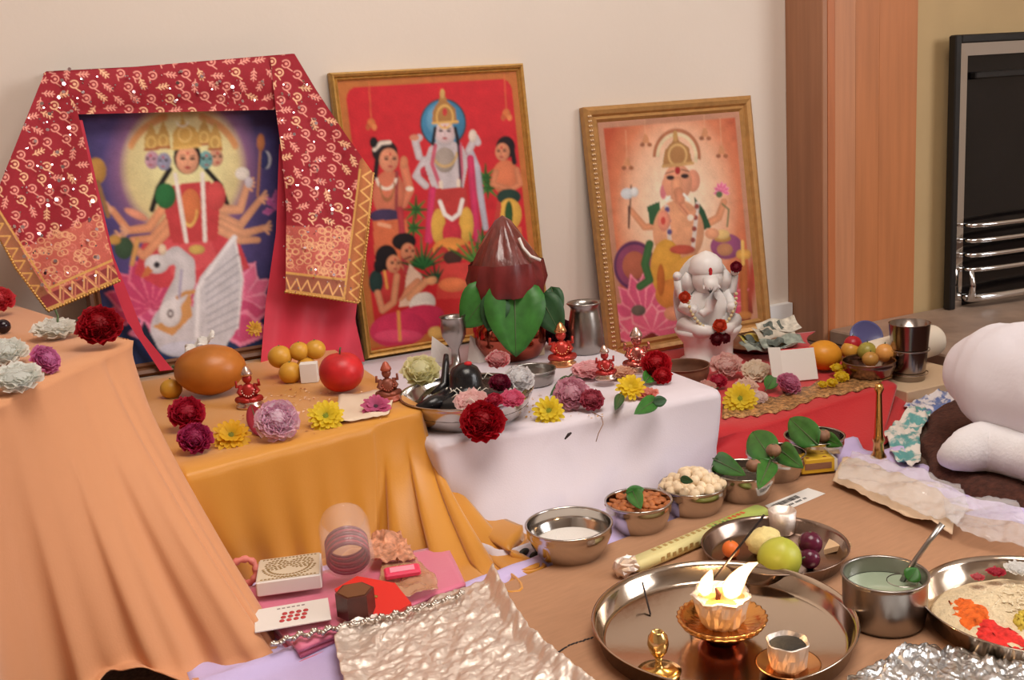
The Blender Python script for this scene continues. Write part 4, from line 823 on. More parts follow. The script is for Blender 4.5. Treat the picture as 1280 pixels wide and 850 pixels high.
figurine('figurine', 'red and silver figurine in front of the large mango', 313, 508, 44, zt, M_IDR, M_IDS, R(-15))
figurine('figurine', 'brown clay figurine at the right back corner of the golden table', 486, 500, 42, zt, M_IDB, mat('figure_rust', (176, 88, 66), .4, .2), R(-10))
def bits(b, q, i):
    n = Vector((random.uniform(-.3, .3), random.uniform(-.3, .3), 1)).normalized(); u = n.orthogonal().normalized(); v = n.cross(u); r = random.uniform(.0012, .004); P = Vector(q)
    b.add([P+u*r, P+v*r*.6+n*.0006, P-u*r, P-v*r*.6+n*.0003], [(0, 1, 2, 3)])
def on(x0, x1, y0, y1, z): return lambda i: G(random.uniform(x0, x1), random.uniform(y0, y1), z)
loose(160, on(300, 480, 485, 525, zt+.001), bits, 'petal_scraps', mat('scrap_pale', (226, 190, 160), .8), label='scattered pale petals and rice on the golden cloth', cat='petals', smooth=False)
loose(60, on(290, 400, 480, 545, zt+.001), bits, 'petal_scraps', mat('scrap_red', (170, 90, 60), .8), label='scattered reddish grains on the golden cloth', cat='petals', smooth=False)
tn = []
for j in range(10): tn.append([tuple(G(424+72*i/15-10*j/9, 497+34*j/9-12*i/15, zt+.003)+np.array([0, 0, .005*abs(fbm(i*.4, j*.5, 4))])) for i in range(16)])
o = MB().grid(tn).obj('paper_napkin', mat('cream_paper', (222, 200, 176), .8)); o.modifiers.new('thick', 'SOLIDIFY').thickness = .0006; tag(o, 'cream paper napkin under the pink daisy', 'napkin')
# ================================================================== ON THE WHITE TABLE
zt = ZW+0.002
dish, dr, dp = steel_bowl('steel_dish', 'wide shallow steel dish of flowers around a black stone on the white cloth', 583, 489, 166, .044, zt, foot=.72, belly=.9)
def dpt(x, y, z): return G(x, y, zt+z)
fil = MB().ball((0, 0, 0), (dr*.93, dr*.93, .006), 32, 8).obj('water', mat('dark_water', (60, 44, 40), .1), dish); fil.location = (0, 0, .022)
q = dpt(590, 470, .045); bs = thing('black_stone', 'glossy black domed stone with a curved spout in the steel dish', 'stone', (dp[0], dp[1], zt+.026))
bm_ = MB(); bm_.lathe([(0, 0), (.072, 0), (.078, .010), (.068, .020), (.034, .024), (.027, .032), (.026, .046), (.021, .056), (.011, .063), (0, .065)], 32); bm_.obj('dome', BLACKST, bs)
sp = MB(); sp.tube([(-.035, -.01, .012), (-.07, -.03, .016), (-.095, -.028, .012)], [.02, .014, .008], 10); sp.tube([(-.05, .01, .015), (-.028, .02, .03), (-.018, .035, .058), (-.012, .045, .072)], [.011, .008, .006, .004], 8); sp.obj('spout', BLACKST, bs)
MB().ball((.004, -.006, .064), (.007, .006, .004), 10, 6).obj('red_mark', REDP, bs)
for i, (x, y, rp, z, c1, c2, lb_, kw) in enumerate((
    (526, 470, 26, .052, (226, 218, 160), (240, 238, 206), 'cream chrysanthemum leaning on the left rim of the steel dish', {}), 
    (648, 479, 22, .056, (226, 224, 226), (240, 238, 238), 'white blossom at the right side of the steel dish', {}),
    (625, 482, 15, .060, (90, 12, 40), (150, 20, 60), 'dark crimson blossom touching the black stone', {}),
    (618, 503, 12, .052, (190, 40, 70), (206, 60, 90), 'small red blossom at the front rim of the steel dish', {}),
    (590, 505, 24, .046, (232, 180, 180), (238, 206, 196), 'pale pink blossom lying at the front of the steel dish', {'flat': .4}),
    (540, 502, 11, .046, (206, 210, 214), (230, 232, 234), 'small white blossom at the left front of the steel dish', {'flat': .5}),
    (640, 500, 17, .050, (216, 80, 120), (226, 120, 150), 'rose pink blossom at the right front of the steel dish', {'flat': .5}),
    (622, 452, 17, .062, (206, 40, 66), (226, 220, 214), 'red and white blossom behind the black stone', {'flat': .7}))):
    p, r = GR(x, y, rp, zt+z); carnation('blossom', lb_, p, r, c1, c2, seed=30+i, n=36, up=.6, cat='flower', calyx=False, **kw)
def strand(b, q, i):
    a = random.uniform(0, 6.28); d = Vector((math.cos(a), math.sin(a), 0)); P = Vector(q); L = random.uniform(.008, .018); b.tube([P-d*L*.5, P+Vector((0, 0, .006)), P+d*L*.5+d.cross(Vector((0, 0, 1)))*.006], .0009, 4)
loose(26, on(555, 645, 470, 503, zt+.052), strand, 'flower_strands', mat('strand_white', (236, 228, 214), .6), label='thin white flower strands strewn in the steel dish', cat='petals')
p = G(570, 455, zt); vs = thing('steel_goblet', 'slim steel goblet behind the black stone', 'goblet', G(571, 462, zt))
sgs = S(571, 462, zt); MB().lathe([(0, 0), (17*sgs, 0), (16*sgs, 3*sgs), (6*sgs, 8*sgs), (5*sgs, 26*sgs), (8*sgs, 32*sgs), (15*sgs, 44*sgs), (16*sgs, 56*sgs), (15*sgs, 66*sgs), (17*sgs, 68*sgs), (14*sgs, 66*sgs), (14.5*sgs, 55*sgs), (0, 40*sgs)], 24).obj('body', STEEL_DULL, vs)
for x, y, rz_, lb_ in ((553, 452, .3, 'white folded paper left of the slim goblet'), (600, 452, -.2, 'white folded paper cone right of the slim goblet')):
    b_ = G(x, y, zt); s_ = S(x, y, zt); tb = MB(); tb.add([(-16*s_, 0, 0), (18*s_, .003, 0), (10*s_, .006, 16*s_), (-10*s_, .004, 34*s_), (0, -.012, 0)], [(0, 4, 3), (4, 1, 2, 3), (0, 3, 2, 1)])
    o = tb.obj('folded_paper', WHITE_P, smooth=False, loc=tuple(b_)); o.rotation_euler = (0, 0, rz_-.3); tag(o, lb_, 'paper')
# kalash with leaves and coconut
kp = G(640, 445, zt); ks = S(640, 445, zt); kal = thing('kalash_pot', 'copper water pot with leaves round its mouth, holding a wrapped coconut', 'pot', kp)
MB().lathe([(0, 0), (34*ks, 0), (38*ks, 4*ks), (47*ks, 22*ks), (46*ks, 40*ks), (33*ks, 54*ks), (27*ks, 60*ks), (33*ks, 68*ks), (36*ks, 69*ks), (30*ks, 68*ks), (24*ks, 60*ks), (0, 50*ks)], 36).obj('body', mat('kalash_copper', (166, 84, 66), .12, 1.0), kal)
cc = thing('coconut', 'pointed coconut wrapped in reddish cloth and clear film on the kalash', 'coconut', kp+np.array([0, 0, 66*ks]))
def cocofn(r_, z_, a): k = 1+.05*math.sin(a*7+z_*60)+.04*math.sin(a*13); return (r_*k, z_)
MB().lathe([(0, 0), (30*ks, 4*ks), (42*ks, 18*ks), (46*ks, 32*ks), (42*ks, 50*ks), (33*ks, 68*ks), (24*ks, 82*ks), (16*ks, 94*ks), (9*ks, 104*ks), (0, 110*ks)], 48, fn=cocofn).obj('shell', mat('coconut_wrap', (112, 52, 46), .3, noise_s=30, noise_a=.35, bump_s=50, bump_a=.5, coat=.6, stretch=(2, 2, .5)), cc)
MB().lathe([(44.5*ks, 14*ks), (48.5*ks, 32*ks), (44*ks, 54*ks)], 48, fn=cocofn, cap=False).obj('cloth_band', mat('red_wrap', (112, 36, 36), .4, noise_s=30, noise_a=.3), cc)
MB().tube([(6*ks, -30*ks, 84*ks), (9*ks, -34*ks, 72*ks), (14*ks, -42*ks, 62*ks), (26*ks, -44*ks, 56*ks)], 2*ks, 6).obj('thread', WHITE_P, cc)
MB().tube([(24*ks, -36*ks, 3*ks), (31*ks, -37*ks, 6*ks), (37*ks, -33*ks, 8*ks)], 1.8*ks, 6).obj('thread', WHITE_P, cc)
ctr = Vector(kp)+Vector((0, 0, 66*ks))
def ksp(x, y, off):      # a point near the kalash at a given distance in front of its axis
    d = ray(x, y); pl = np.array(kp)-_fw*off; return CAM+d*(((pl-CAM)@_fw)/(d@_fw))
for i, (b_, t_, wd, m_, lb_) in enumerate((((612, 364, .080), (578, 410, .085), 26, LEAF, 'broad green betel leaf hanging on the left of the coconut'), ((643, 358, .082), (645, 446, .100), 37, LEAF, 'broad green leaf hanging point down below the coconut'),
        ((676, 372, .082), (702, 420, .085), 20, LEAF_D, 'dark reddish green leaf hanging on the right of the coconut'), ((690, 362, .03), (700, 396, .04), 12, LEAF_D, 'narrow dark leaf behind the coconut on the right'), ((622, 372, .086), (610, 414, .092), 18, LEAF_D, 'narrow leaf between the two broad green leaves of the kalash'))):
    leaf('betel_leaf', lb_, ksp(*b_), ksp(*t_), wd*ks, m_, .12, 'leaves around the kalash', heart=True)
p, r = GR(698, 420, 22, zt+.024); carnation('carnation', 'dark maroon blossom between the kalash and the steel jug', p, r, (70, 12, 36), (100, 20, 52), seed=41, n=40, cat='flower')
p, r = GR(612, 424, 12, zt+.02); carnation('carnation', 'crimson bud at the left foot of the kalash', (p[0]-.0, p[1]-.03, p[2]), r, (150, 20, 40), (190, 50, 80), seed=42, n=30, cat='flower')
jp = G(733, 440, zt); js = S(733, 440, zt); jug = thing('steel_jug', 'small steel milk jug with a wide lip beside the orange print', 'jug', jp)
MB().lathe([(0, 0), (20*js, 0), (21.5*js, 3*js), (21.5*js, 14*js), (21*js, 34*js), (17.5*js, 52*js), (16.5*js, 57*js), (19*js, 60*js), (21.5*js, 62.5*js), (20.5*js, 64*js), (17*js, 62*js), (15*js, 57*js), (17*js, 38*js), (0, 20*js)], 36).obj('body', STEEL_DULL, jug)
figurine('figurine', 'red and gold seated figurine at the foot of the steel jug', 703, 456, 46, zt, mat('enamel_coral', (196, 66, 56), .28, .5), mat('figure_gold', (226, 160, 110), .25, .9), R(-20))
figurine('figurine', 'small red figurine on the pink blossom near the white table edge', 757, 473, 36, zt+.012, M_IDR, M_IDS, R(-12))
figurine('figurine', 'rose gold figurine in front of the orange print', 797, 464, 48, zt, mat('rose_metal', (206, 120, 110), .22, .9), M_IDS, R(-25))
p = G(663, 482, zt); s_ = S(663, 482, zt); cup, cr, cp_ = steel_bowl('steel_cup', 'small steel cup behind the wide dish', 665, 462, 58, .026, zt, foot=.8, m=STEEL_DULL, cat='cup')
p = G(662, 449, zt); o = thing('card_box', 'flat cream box standing behind the small steel cup', 'box', p+np.array([0, .03, 0]), (0, 0, R(-12))); MB().box((0, 0, .012), (.085, .022, .024), bev=.001).obj('body', mat('cream_card', (214, 196, 164), .7), o, smooth=False)
p, r = GR(603, 530, 29, zt+.024); carnation('carnation', 'big bright red carnation on the white cloth before the steel dish', p, r, (160, 6, 24), (196, 14, 36), seed=43, n=76, up=.35)
p, r = GR(686, 514, 22, zt+.014); daisy('yellow_daisy', 'yellow daisy with green centre on the white cloth right of the red carnation', p, r, YD, YC, up=.3, group='yellow daisies', n=15)
p, r = GR(788, 484, 20, zt+.02); daisy('yellow_daisy', 'yellow daisy by the green leaves on the white cloth', p, r, (240, 210, 40), (214, 180, 40), up=.4, group='yellow daisies', n=15)
p, r = GR(714, 496, 24, zt+.018); carnation('carnation', 'mauve and white carnation between the yellow daisies', p, r, (238, 196, 206), (196, 100, 140), seed=45, n=56)
p, r = GR(740, 503, 17, zt+.013); carnation('carnation', 'wilting rose carnation with dark red heart on the white cloth', p, r, (170, 30, 56), (206, 120, 140), seed=46, n=44)
p, r = GR(738, 466, 27, zt+.008); carnation('rose', 'pale pink open blossom behind the mauve carnation', p, r, (236, 170, 176), (238, 196, 196), seed=47, n=44, up=.9, cat='flower', flat=.45, calyx=False)
p, r = GR(775, 468, 20, zt+.007); carnation('rose', 'peach coloured blossom under the figurines', p, r, (230, 176, 150), (238, 200, 170), seed=48, n=36, up=.9, cat='flower', flat=.4, calyx=False)
p, r = GR(808, 493, 17, zt+.006); carnation('rose', 'salmon pink petals in front of the rose gold figurine', p, r, (226, 130, 116), (236, 170, 150), seed=49, n=30, up=.9, cat='flower', flat=.35, calyx=False)
p, r = GR(820, 458, 20, zt+.022); c_ = carnation('carnation', 'scarlet carnation beside the rose gold figurine', p, r, (176, 10, 26), (206, 24, 40), seed=50, n=56)
p, r = GR(828, 472, 13, zt+.010); carnation('carnation', 'small scarlet blossom below the scarlet carnation', p, r, (176, 10, 26), (206, 24, 40), seed=51, n=36, cat='flower')
for i, (b_, t_, wd, m_, lb_) in enumerate((((806, 478), (818, 462), 9, LEAF, 'green leaf behind the second yellow daisy'), ((822, 498), (795, 516), 10, LEAF, 'round green leaf hanging over the white table edge'), ((816, 503), (834, 500), 7, LEAF_D, 'small folded green leaf at the white table edge'),
        ((777, 492), (770, 510), 6, LEAF_D, 'dark leaf under the second yellow daisy'), ((712, 470), (690, 492), 6, LEAF_D, 'dark stem leaf left of the mauve carnation'))):
    s_ = S(*b_, zt); leaf('green_leaf', lb_, G(*b_, zt+.012), G(*t_, zt+.012), wd*s_, m_, .1, 'leaves on the white cloth')
b_ = [G(x, y, zt+.004)+np.array([0, -.004, 0]) for x, y in ((742, 517), (752, 520), (754, 530))]; yy = WR_[1]-.012
o = MB().tube([G(740, 515, zt+.002), G(752, 521, zt+.002), W(754, 530, yy-.006), W(748, 542, yy-.008), W(745, 552, yy-.008)], .0007, 5).obj('thread', mat('brown_thread', (150, 110, 80), .8)); tag(o, 'thin brown thread hanging over the front of the white cloth', 'thread')
o = MB().tube([W(706, 549, yy-.012), W(711, 543, yy-.013), W(714, 541, yy-.012)], [.0012, .0026, .0014], 6).obj('clove', mat('clove_brown', (50, 36, 36), .8)); tag(o, 'dark clove stuck to the front of the white cloth', 'clove')
loose(60, on(655, 760, 480, 525, zt+.001), bits, 'petal_scraps', mat('scrap_ochre', (196, 150, 80), .8), label='scattered ochre petals on the white cloth', cat='petals', smooth=False)
# ================================================================== ON THE RED PLATFORM
zt = ZR+0.002
b_, r, _ = steel_bowl('clay_bowl', 'brown clay bowl at the right edge of the white table', 853, 457, 66, .05, zt, foot=.6, m=mat('brown_clay', (112, 72, 52), .5, noise_s=40, noise_a=.25))
# marble statue
sp_ = G(886, 452, zt); sh = S(886, 452, zt); T = thing('marble_statue', 'white marble elephant-headed statue wearing beads and blossoms before the orange print', 'statue', sp_, (0, 0, R(-22)))
u_ = sh
MB().lathe([(0, 0), (36*u_, 0), (37*u_, 5*u_), (30*u_, 9*u_), (31*u_, 26*u_), (40*u_, 38*u_), (42*u_, 44*u_), (30*u_, 46*u_), (0, 46*u_)], 24, sy=.8).obj('pedestal', MARBLE, T)
b = MB(); b.ball((0, 2*u_, 66*u_), (25*u_, 20*u_, 32*u_), 24, 16, fn=lambda d: 1+.08*max(0, -d.y)); b.ball((0, -4*u_, 106*u_), (19*u_, 17*u_, 20*u_), 20, 14)
b.tube([(0, -18*u_, 108*u_), (0, -25*u_, 98*u_), (-1*u_, -27*u_, 84*u_), (-5*u_, -28*u_, 73*u_), (-12*u_, -27*u_, 67*u_), (-16*u_, -26*u_, 71*u_)], [9.5*u_, 8*u_, 7*u_, 6*u_, 5*u_, 3.5*u_], 12)
for s_ in (-1, 1):
    b.tube([(s_*8*u_, -4*u_, 50*u_), (s_*30*u_, -10*u_, 50*u_), (s_*16*u_, -27*u_, 46*u_), (-s_*6*u_, -28*u_, 43*u_)], [15*u_, 12*u_, 9*u_, 6*u_], 12)
    b.tube([(s_*21*u_, 2*u_, 86*u_), (s_*31*u_, -2*u_, 70*u_), (s_*25*u_, -20*u_, 68*u_), (s_*22*u_, -27*u_, 76*u_)], [8*u_, 7*u_, 5.5*u_, 5*u_], 10)
    b.tube([(s_*20*u_, 6*u_, 88*u_), (s_*34*u_, 6*u_, 88*u_), (s_*36*u_, 2*u_, 106*u_)], [7*u_, 6*u_, 4.5*u_], 10); b.ball((s_*36*u_, 1*u_, 111*u_), 5.5*u_, 10, 8)
    ev = [(0, 0), (13*u_, 9*u_), (19*u_, 2*u_), (18*u_, -10*u_), (10*u_, -19*u_), (2*u_, -12*u_)]
    b.prism([(s_*(12*u_+x), 106*u_+z) for x, z in (ev if s_ > 0 else ev[::-1])], -1.5*u_, 1.5*u_, mtx=Matrix(((1, 0, 0, 0), (0, 0, -1, 0), (0, 1, 0, 0), (0, 0, 0, 1))))
    b.tube([(s_*8*u_, -19*u_, 100*u_), (s_*10*u_, -26*u_, 97*u_)], [2.2*u_, .8*u_], 6)
b.obj('body', MARBLE, T)
MB().lathe([(19*u_, 112*u_), (22*u_, 116*u_), (20*u_, 122*u_), (19*u_, 128*u_), (13*u_, 134*u_), (6*u_, 138*u_), (0, 140*u_)], 20).obj('crown', MARBLE, T)
pb = MB().prism([(38*u_*math.cos(a), 76*u_+58*u_*math.sin(a)) for a in np.linspace(-.5, PI+.5, 24)], -20*u_, -15*u_, mtx=Matrix(((1, 0, 0, 0), (0, 0, -1, 0), (0, 1, 0, 0), (0, 0, 0, 1)))); pb.obj('back_slab', MARBLE, T, smooth=False)
gl = MB(); 
for a in np.linspace(PI*1.03, PI*1.97, 24): gl.ball((30*u_*math.cos(a), -24*u_-6*u_*math.sin(-a)*1, 92*u_+44*u_*math.sin(a)), 2.3*u_, 6, 5)
gl.obj('bead_garland', mat('cream_beads', (214, 196, 150), .4), T)
MB().ball((0, -21*u_, 117*u_), (2.5*u_, 1.5*u_, 5*u_), 8, 6).obj('red_mark', REDP, T)
for i, (x, y, z, r_, c1, c2, lb_) in enumerate(((-33, -22, 88, 8, (214, 70, 40), (226, 100, 60), 'orange blossom on the left arm of the marble statue'), (36, -4, 117, 8, (120, 16, 40), (160, 24, 54), 'crimson blossom on the raised right hand of the marble statue'), (6, -33, 52, 9, (214, 64, 34), (230, 96, 56), 'orange red blossom on the knees of the marble statue'), (2, -35, 36, 9, (96, 14, 28), (130, 20, 36), 'dark maroon blossom hanging under the statue\'s knees'), (12, -34, 36, 7, (86, 12, 26), (120, 18, 32), 'small dark maroon blossom right of the hanging maroon one'))):
    v = Matrix.Rotation(R(-22), 3, 'Z') @ Vector((x*u_, y*u_, z*u_)); carnation('blossom', lb_, Vector(sp_)+v, r_*u_, c1, c2, seed=60+i, n=26, up=.1, cat='flower', calyx=False)
# flowers at the statue's foot
for i, (x, y, rp, z, c1, c2, lb_, f_) in enumerate(((908, 460, 22, .02, (236, 206, 196), (220, 150, 150), 'cream and pink lily heap left of the white invitation card', .7), (898, 478, 12, .012, (176, 20, 50), (206, 50, 80), 'small crimson blossom under the cream lilies', .7), (945, 466, 20, .014, (232, 214, 190), (238, 224, 206), 'cream open blossom left of the white card', .5), (932, 486, 16, .010, (226, 190, 170), (238, 214, 196), 'beige blossom behind the yellow daisy on the red platform', .5), (880, 488, 17, .010, (214, 150, 140), (230, 190, 176), 'dusty pink blossom by the corner of the white table', .5), (948, 498, 12, .008, (226, 196, 190), (232, 220, 214), 'curled white and pink petals left of the mauve carnation', .5))):
    p, r = GR(x, y, rp, zt+z); carnation('blossom', lb_, p, r, c1, c2, seed=70+i, n=34, up=.6, cat='flower', calyx=False, flat=f_)
p, r = GR(925, 499, 23, zt+.018); daisy('yellow_daisy', 'yellow daisy nearest the white table on the red platform', p, r, YD, YC, up=.3, n=19, group='yellow daisies')
p, r = GR(984, 483, 17, zt+.014); carnation('carnation', 'mauve pink carnation in front of the white invitation card', p, r, (206, 110, 150), (226, 160, 186), seed=81, n=50, dirv=(0.1, -.5, .8))
for i, (b_, t_, wd, lb_) in enumerate((((958, 486), (970, 468), 9, 'green leaf between the lilies and the mauve carnation'), ((895, 486), (870, 500), 7, 'green leaf at the corner of the white table'))):
    leaf('green_leaf', lb_, G(*b_, zt+.012), G(*t_, zt+.02), wd*S(*b_, zt), LEAF, .1, 'leaves on the red platform')
p = G(996, 478, zt); s_ = S(996, 478, zt); cb = thing('invitation_card', 'white folded card with a red edge standing on the red platform', 'card', p, (R(-22), 0, R(-20)))
MB().box((6*s_, 0, 22*s_), (44*s_, .0016, 40*s_)).obj('front_leaf', WHITE_P, cb, smooth=False); MB().box((-24*s_, -.006, 24*s_), (20*s_, .0016, 44*s_), rz=R(25)).obj('side_leaf', WHITE_P, cb, smooth=False); MB().box((6*s_, .004, 42.6*s_), (44*s_, .005, 1.4*s_)).obj('red_edge', mat('red_card', (206, 40, 50), .6), cb, smooth=False)
# money
gt = thing('steel_tray', 'grey tray under the banknotes beside the marble statue', 'tray', G(958, 440, zt)+np.array([.02, .05, 0]), (0, 0, R(-15))); MB().lathe([(0, 0), (.075, 0), (.088, .012), (.09, .014), (.086, .012), (.073, .003), (0, .003)], 36).obj('body', STEEL_DULL, gt)
M_NOTE = [mat('note_a', (200, 192, 176), .8, noise_s=70, noise_a=.2), mat('note_b', (150, 160, 150), .8, noise_s=70, noise_a=.4), mat('note_c', (206, 200, 186), .8, noise_s=80, noise_a=.35), mat('note_yellow', (206, 190, 90), .7, noise_s=40, noise_a=.2)]
M_NINK = mat('note_ink', (96, 104, 98), .8, noise_s=120, noise_a=.4)
for i, (x, y, z, rz_, tx, ty, m_, lb_) in enumerate(((952, 432, .03, 10, 18, 5, 1, 'crumpled grey banknote lowest in the pile'), (978, 428, .040, -6, 14, -8, 1, 'grey green banknote sticking out to the right of the pile'), (942, 424, .036, 30, 20, 10, 3, 'yellowish banknote at the left of the pile'), (968, 415, .052, 4, 24, 4, 0, 'pale banknote in the middle of the pile'), (973, 408, .060, 2, 30, -4, 2, 'banknote topmost of the pile'))):
    p = G(x, y, zt+z); nt_ = thing('banknote', lb_, 'banknote', p, (R(tx), R(ty), R(rz_-20)), 'banknotes in the grey tray'); rows = [[(-.045+.09*a/12, -.023+.046*b_/6, .004*math.sin(a*.8+i)+.003*math.sin(b_*.9+i*2)) for a in range(13)] for b_ in range(7)]
    o = MB().grid(rows).obj('paper', M_NOTE[m_], nt_); o.modifiers.new('thick', 'SOLIDIFY').thickness = .0004
    pr = MB(); pr.grid([[(q[0]*.42-.012, q[1]*.62, .004*math.sin(a*.8+i)*.9+.003*math.sin(b2*.9+i*2)+.0015) for a, q in enumerate(rw)] for b2, rw in enumerate(rows)]); pr.obj('printed_portrait', M_NINK, nt_)
# mango, fruit bowl, tumbler
p, r = GR(1030, 446, 24, zt+.03); o = blob('mango', 'small golden mango behind the white invitation card', (p[0], p[1], zt+.033), (r*.95, r*.9, .032), mat('mango_gold', (222, 150, 40), .4, noise_s=16, noise_a=.12), 'mango', fn=lambda d: 1+.12*d.x*d.z, rot=(0, R(30), R(30)))
fb, fr_, fp = steel_bowl('fruit_bowl', 'small steel bowl of fruit on the red platform', 1086, 451, 64, .032, zt, foot=.7, m=mat('bowl_dark_steel', (140, 116, 108), .25, 1.0))
for x, y, rp, z, c_, lb_, nm in ((1063, 438, 12, .038, (206, 150, 60), 'yellow apple at the left of the fruit bowl', 'apple'), (1066, 430, 11, .05, (176, 30, 44), 'red apple at the back of the fruit bowl', 'apple'), (1084, 439, 12, .040, (160, 150, 66), 'greenish apple in the middle of the fruit bowl', 'apple'), (1106, 441, 12, .038, (226, 160, 84), 'small orange at the right of the fruit bowl', 'orange'), (1088, 449, 10, .034, (190, 140, 70), 'brownish lime at the front of the fruit bowl', 'lime')):
    p, r = GR(x, y, rp, zt+z); k = blob(nm, lb_, p, (r, r, r*.95), mat('fruit_%d' % c_[0]+str(c_[1]), c_, .35, noise_s=30, noise_a=.15), 'fruit', group='fruit in the small bowl'); MB().tube([(0, 0, r*.88), (.001, 0, r*1.15)], .0012, 5).obj('stem', STEM, k)
# dark blue rimmed plate behind the fruit
bp = thing('blue_plate', 'small dark blue rimmed plate leaning behind the fruit bowl', 'plate', G(1090, 446, zt)+np.array([.03, .05, 0.03]), (R(62), 0, R(-25))); MB().lathe([(0, 0), (.026, 0), (.036, .006), (.037, .007), (.034, .006), (.025, .002), (0, .002)], 32).obj('body', mat('blue_glaze', (84, 84, 130), .25), bp)
pf = [G(1052, 475, zt+.004), G(1040, 482, zt+.004), G(1028, 484, zt+.004), G(1046, 464, zt+.012)]
for i, q in enumerate(pf): carnation('yellow_petals', ['yellow blossom head below the golden mango', 'torn yellow petals left of the yellow blossom head', 'outermost torn yellow petals beside the white card', 'upper yellow blossom leaning on the golden mango'][i], q+np.array([0, 0, .004]), (.016, .012, .010, .014)[i], (226, 190, 30), (238, 214, 50), seed=90+i, n=22, up=.6, cat='flower', calyx=False, flat=.7)
tp = G(1136, 470, .035); ts = S(1136, 470, .035)
# cream board on the hearth edge with tumbler and paper roll
M_CREAM = mat('cream_board', (206, 178, 146), .6)
cbd = thing('cream_board', 'cream board lying beside the red platform under the tumbler', 'board', (tp[0]+.03, tp[1]+.015, 0.0), (0, 0, R(-2)))
MB().box((0.0, 0, .0145), (.20, .17, .029), bev=.002).obj('body', M_CREAM, cbd, smooth=False)
tb = thing('steel_tumbler', 'tall flared steel tumbler on the cream board', 'tumbler', (tp[0], tp[1], .029)); MB().lathe([(0, 0), (18.5*ts, 0), (19*ts, 2*ts), (22*ts, 40*ts), (24.5*ts, 71*ts), (25*ts, 72*ts), (24*ts, 72*ts), (21.5*ts, 40*ts), (18*ts, 3*ts), (0, 3*ts)], 36).obj('body', mat('tumbler_steel', (150, 140, 134), .2, 1.0), tb)
[MB().lathe([(22.2*ts+q*.05*ts, q*ts), (22.6*ts+q*.05*ts, (q+.8)*ts), (22.3*ts+q*.05*ts, (q+1.6)*ts)], 36, cap=False).obj('ridge', STEEL, tb) for q in (38, 8)]
ra = G(1088, 420, .085); rb_ = G(1180, 428, .062); 
re = G(1168, 425, hz+.035); rl = thing('paper_roll', 'white paper roll lying behind the steel tumbler', 'paper roll', (re[0]-.08*math.cos(R(8)), re[1]-.08*math.sin(R(8))+.004, hz+.0345), (0, R(90), R(8))); MB().lathe([(.008, -.14), (.033, -.14), (.034, -.135), (.034, .075), (.033, .08), (.008, .08)], 32).obj('paper', mat('roll_paper', (226, 214, 196), .8), rl); MB().lathe([(.006, -.141), (.009, -.141), (.009, .081), (.006, .081)], 16).obj('core', M_CARD, rl)
cs = thing('brass_stand', 'slender brass incense stand in front of the red cloth', 'incense stand', G(1098, 573, .003)); q = S(1098, 573, 0)
MB().lathe([(0, 0), (10*q, 0), (10*q, 3*q), (7*q, 8*q), (6*q, 20*q), (7.5*q, 24*q), (5.5*q, 30*q), (4.2*q, 60*q), (3.6*q, 84*q), (6*q, 90*q), (4*q, 96*q), (0, 96*q)], 18).obj('body', BRASS, cs)
# printed bag and teal tissue
def crumple(name, label, cat, poly_l, poly_r, z0, h, m, nu=40, nv=30, sc=40, seed=0, smooth=False, thick=.0005, ridge=None, st=(1, 1)):
    A = resample(poly_l, nv); B_ = resample(poly_r, nv); P = np.zeros((nv, nu, 3))
    for j in range(nv):
        for i in range(nu):
            t = i/(nu-1); x, y = A[j]*(1-t)+B_[j]*t; q = G(x, y, z0); a_, b_ = (q[0]*.8+q[1]*.6)*sc*st[0], (q[1]*.8-q[0]*.6)*sc*st[1]; n1 = abs(noise.noise((a_, b_, seed)))+.6*abs(noise.noise((a_*2.3, b_*2.3, seed+5)))+.35*abs(noise.noise((a_*5, b_*5, seed+9)))
            q[2] = z0+h*n1+(ridge(t, j/(nv-1)) if ridge else 0); q[0] += .25*h*noise.noise((q[0]*sc*2, q[1]*sc*2, seed+20)); P[j, i] = q
    org = P.reshape(-1, 3).mean(0); org[2] = z0; o = np_grid(name, P-org, None, m, smooth=smooth); o.location = tuple(org); o.modifiers.new('thick', 'SOLIDIFY').thickness = thick; return tag(o, label, cat)
M_TEAL = mat('teal_print', (96, 160, 160), .5, noise_s=45, noise_a=.6, rgb2=(222, 214, 206)); M_BLUEP = mat('blue_print', (96, 116, 170), .35, noise_s=60, noise_a=.55, rgb2=(222, 216, 220))
crumple('printed_packet', 'crumpled teal and white printed packet beside the brass stand', 'packet', [(1148, 512), (1105, 545), (1120, 582)], [(1165, 520), (1150, 545), (1150, 588)], 0.008, .022, M_TEAL, 24, 30, 18, 3)
crumple('printed_bag', 'blue and white printed plastic bag between the red cloth and brown rug', 'bag', [(1180, 478), (1150, 500), (1128, 512)], [(1232, 482), (1200, 510), (1160, 530)], .006, .016, M_BLUEP, 24, 24, 30, 4)
MB_ = MB()
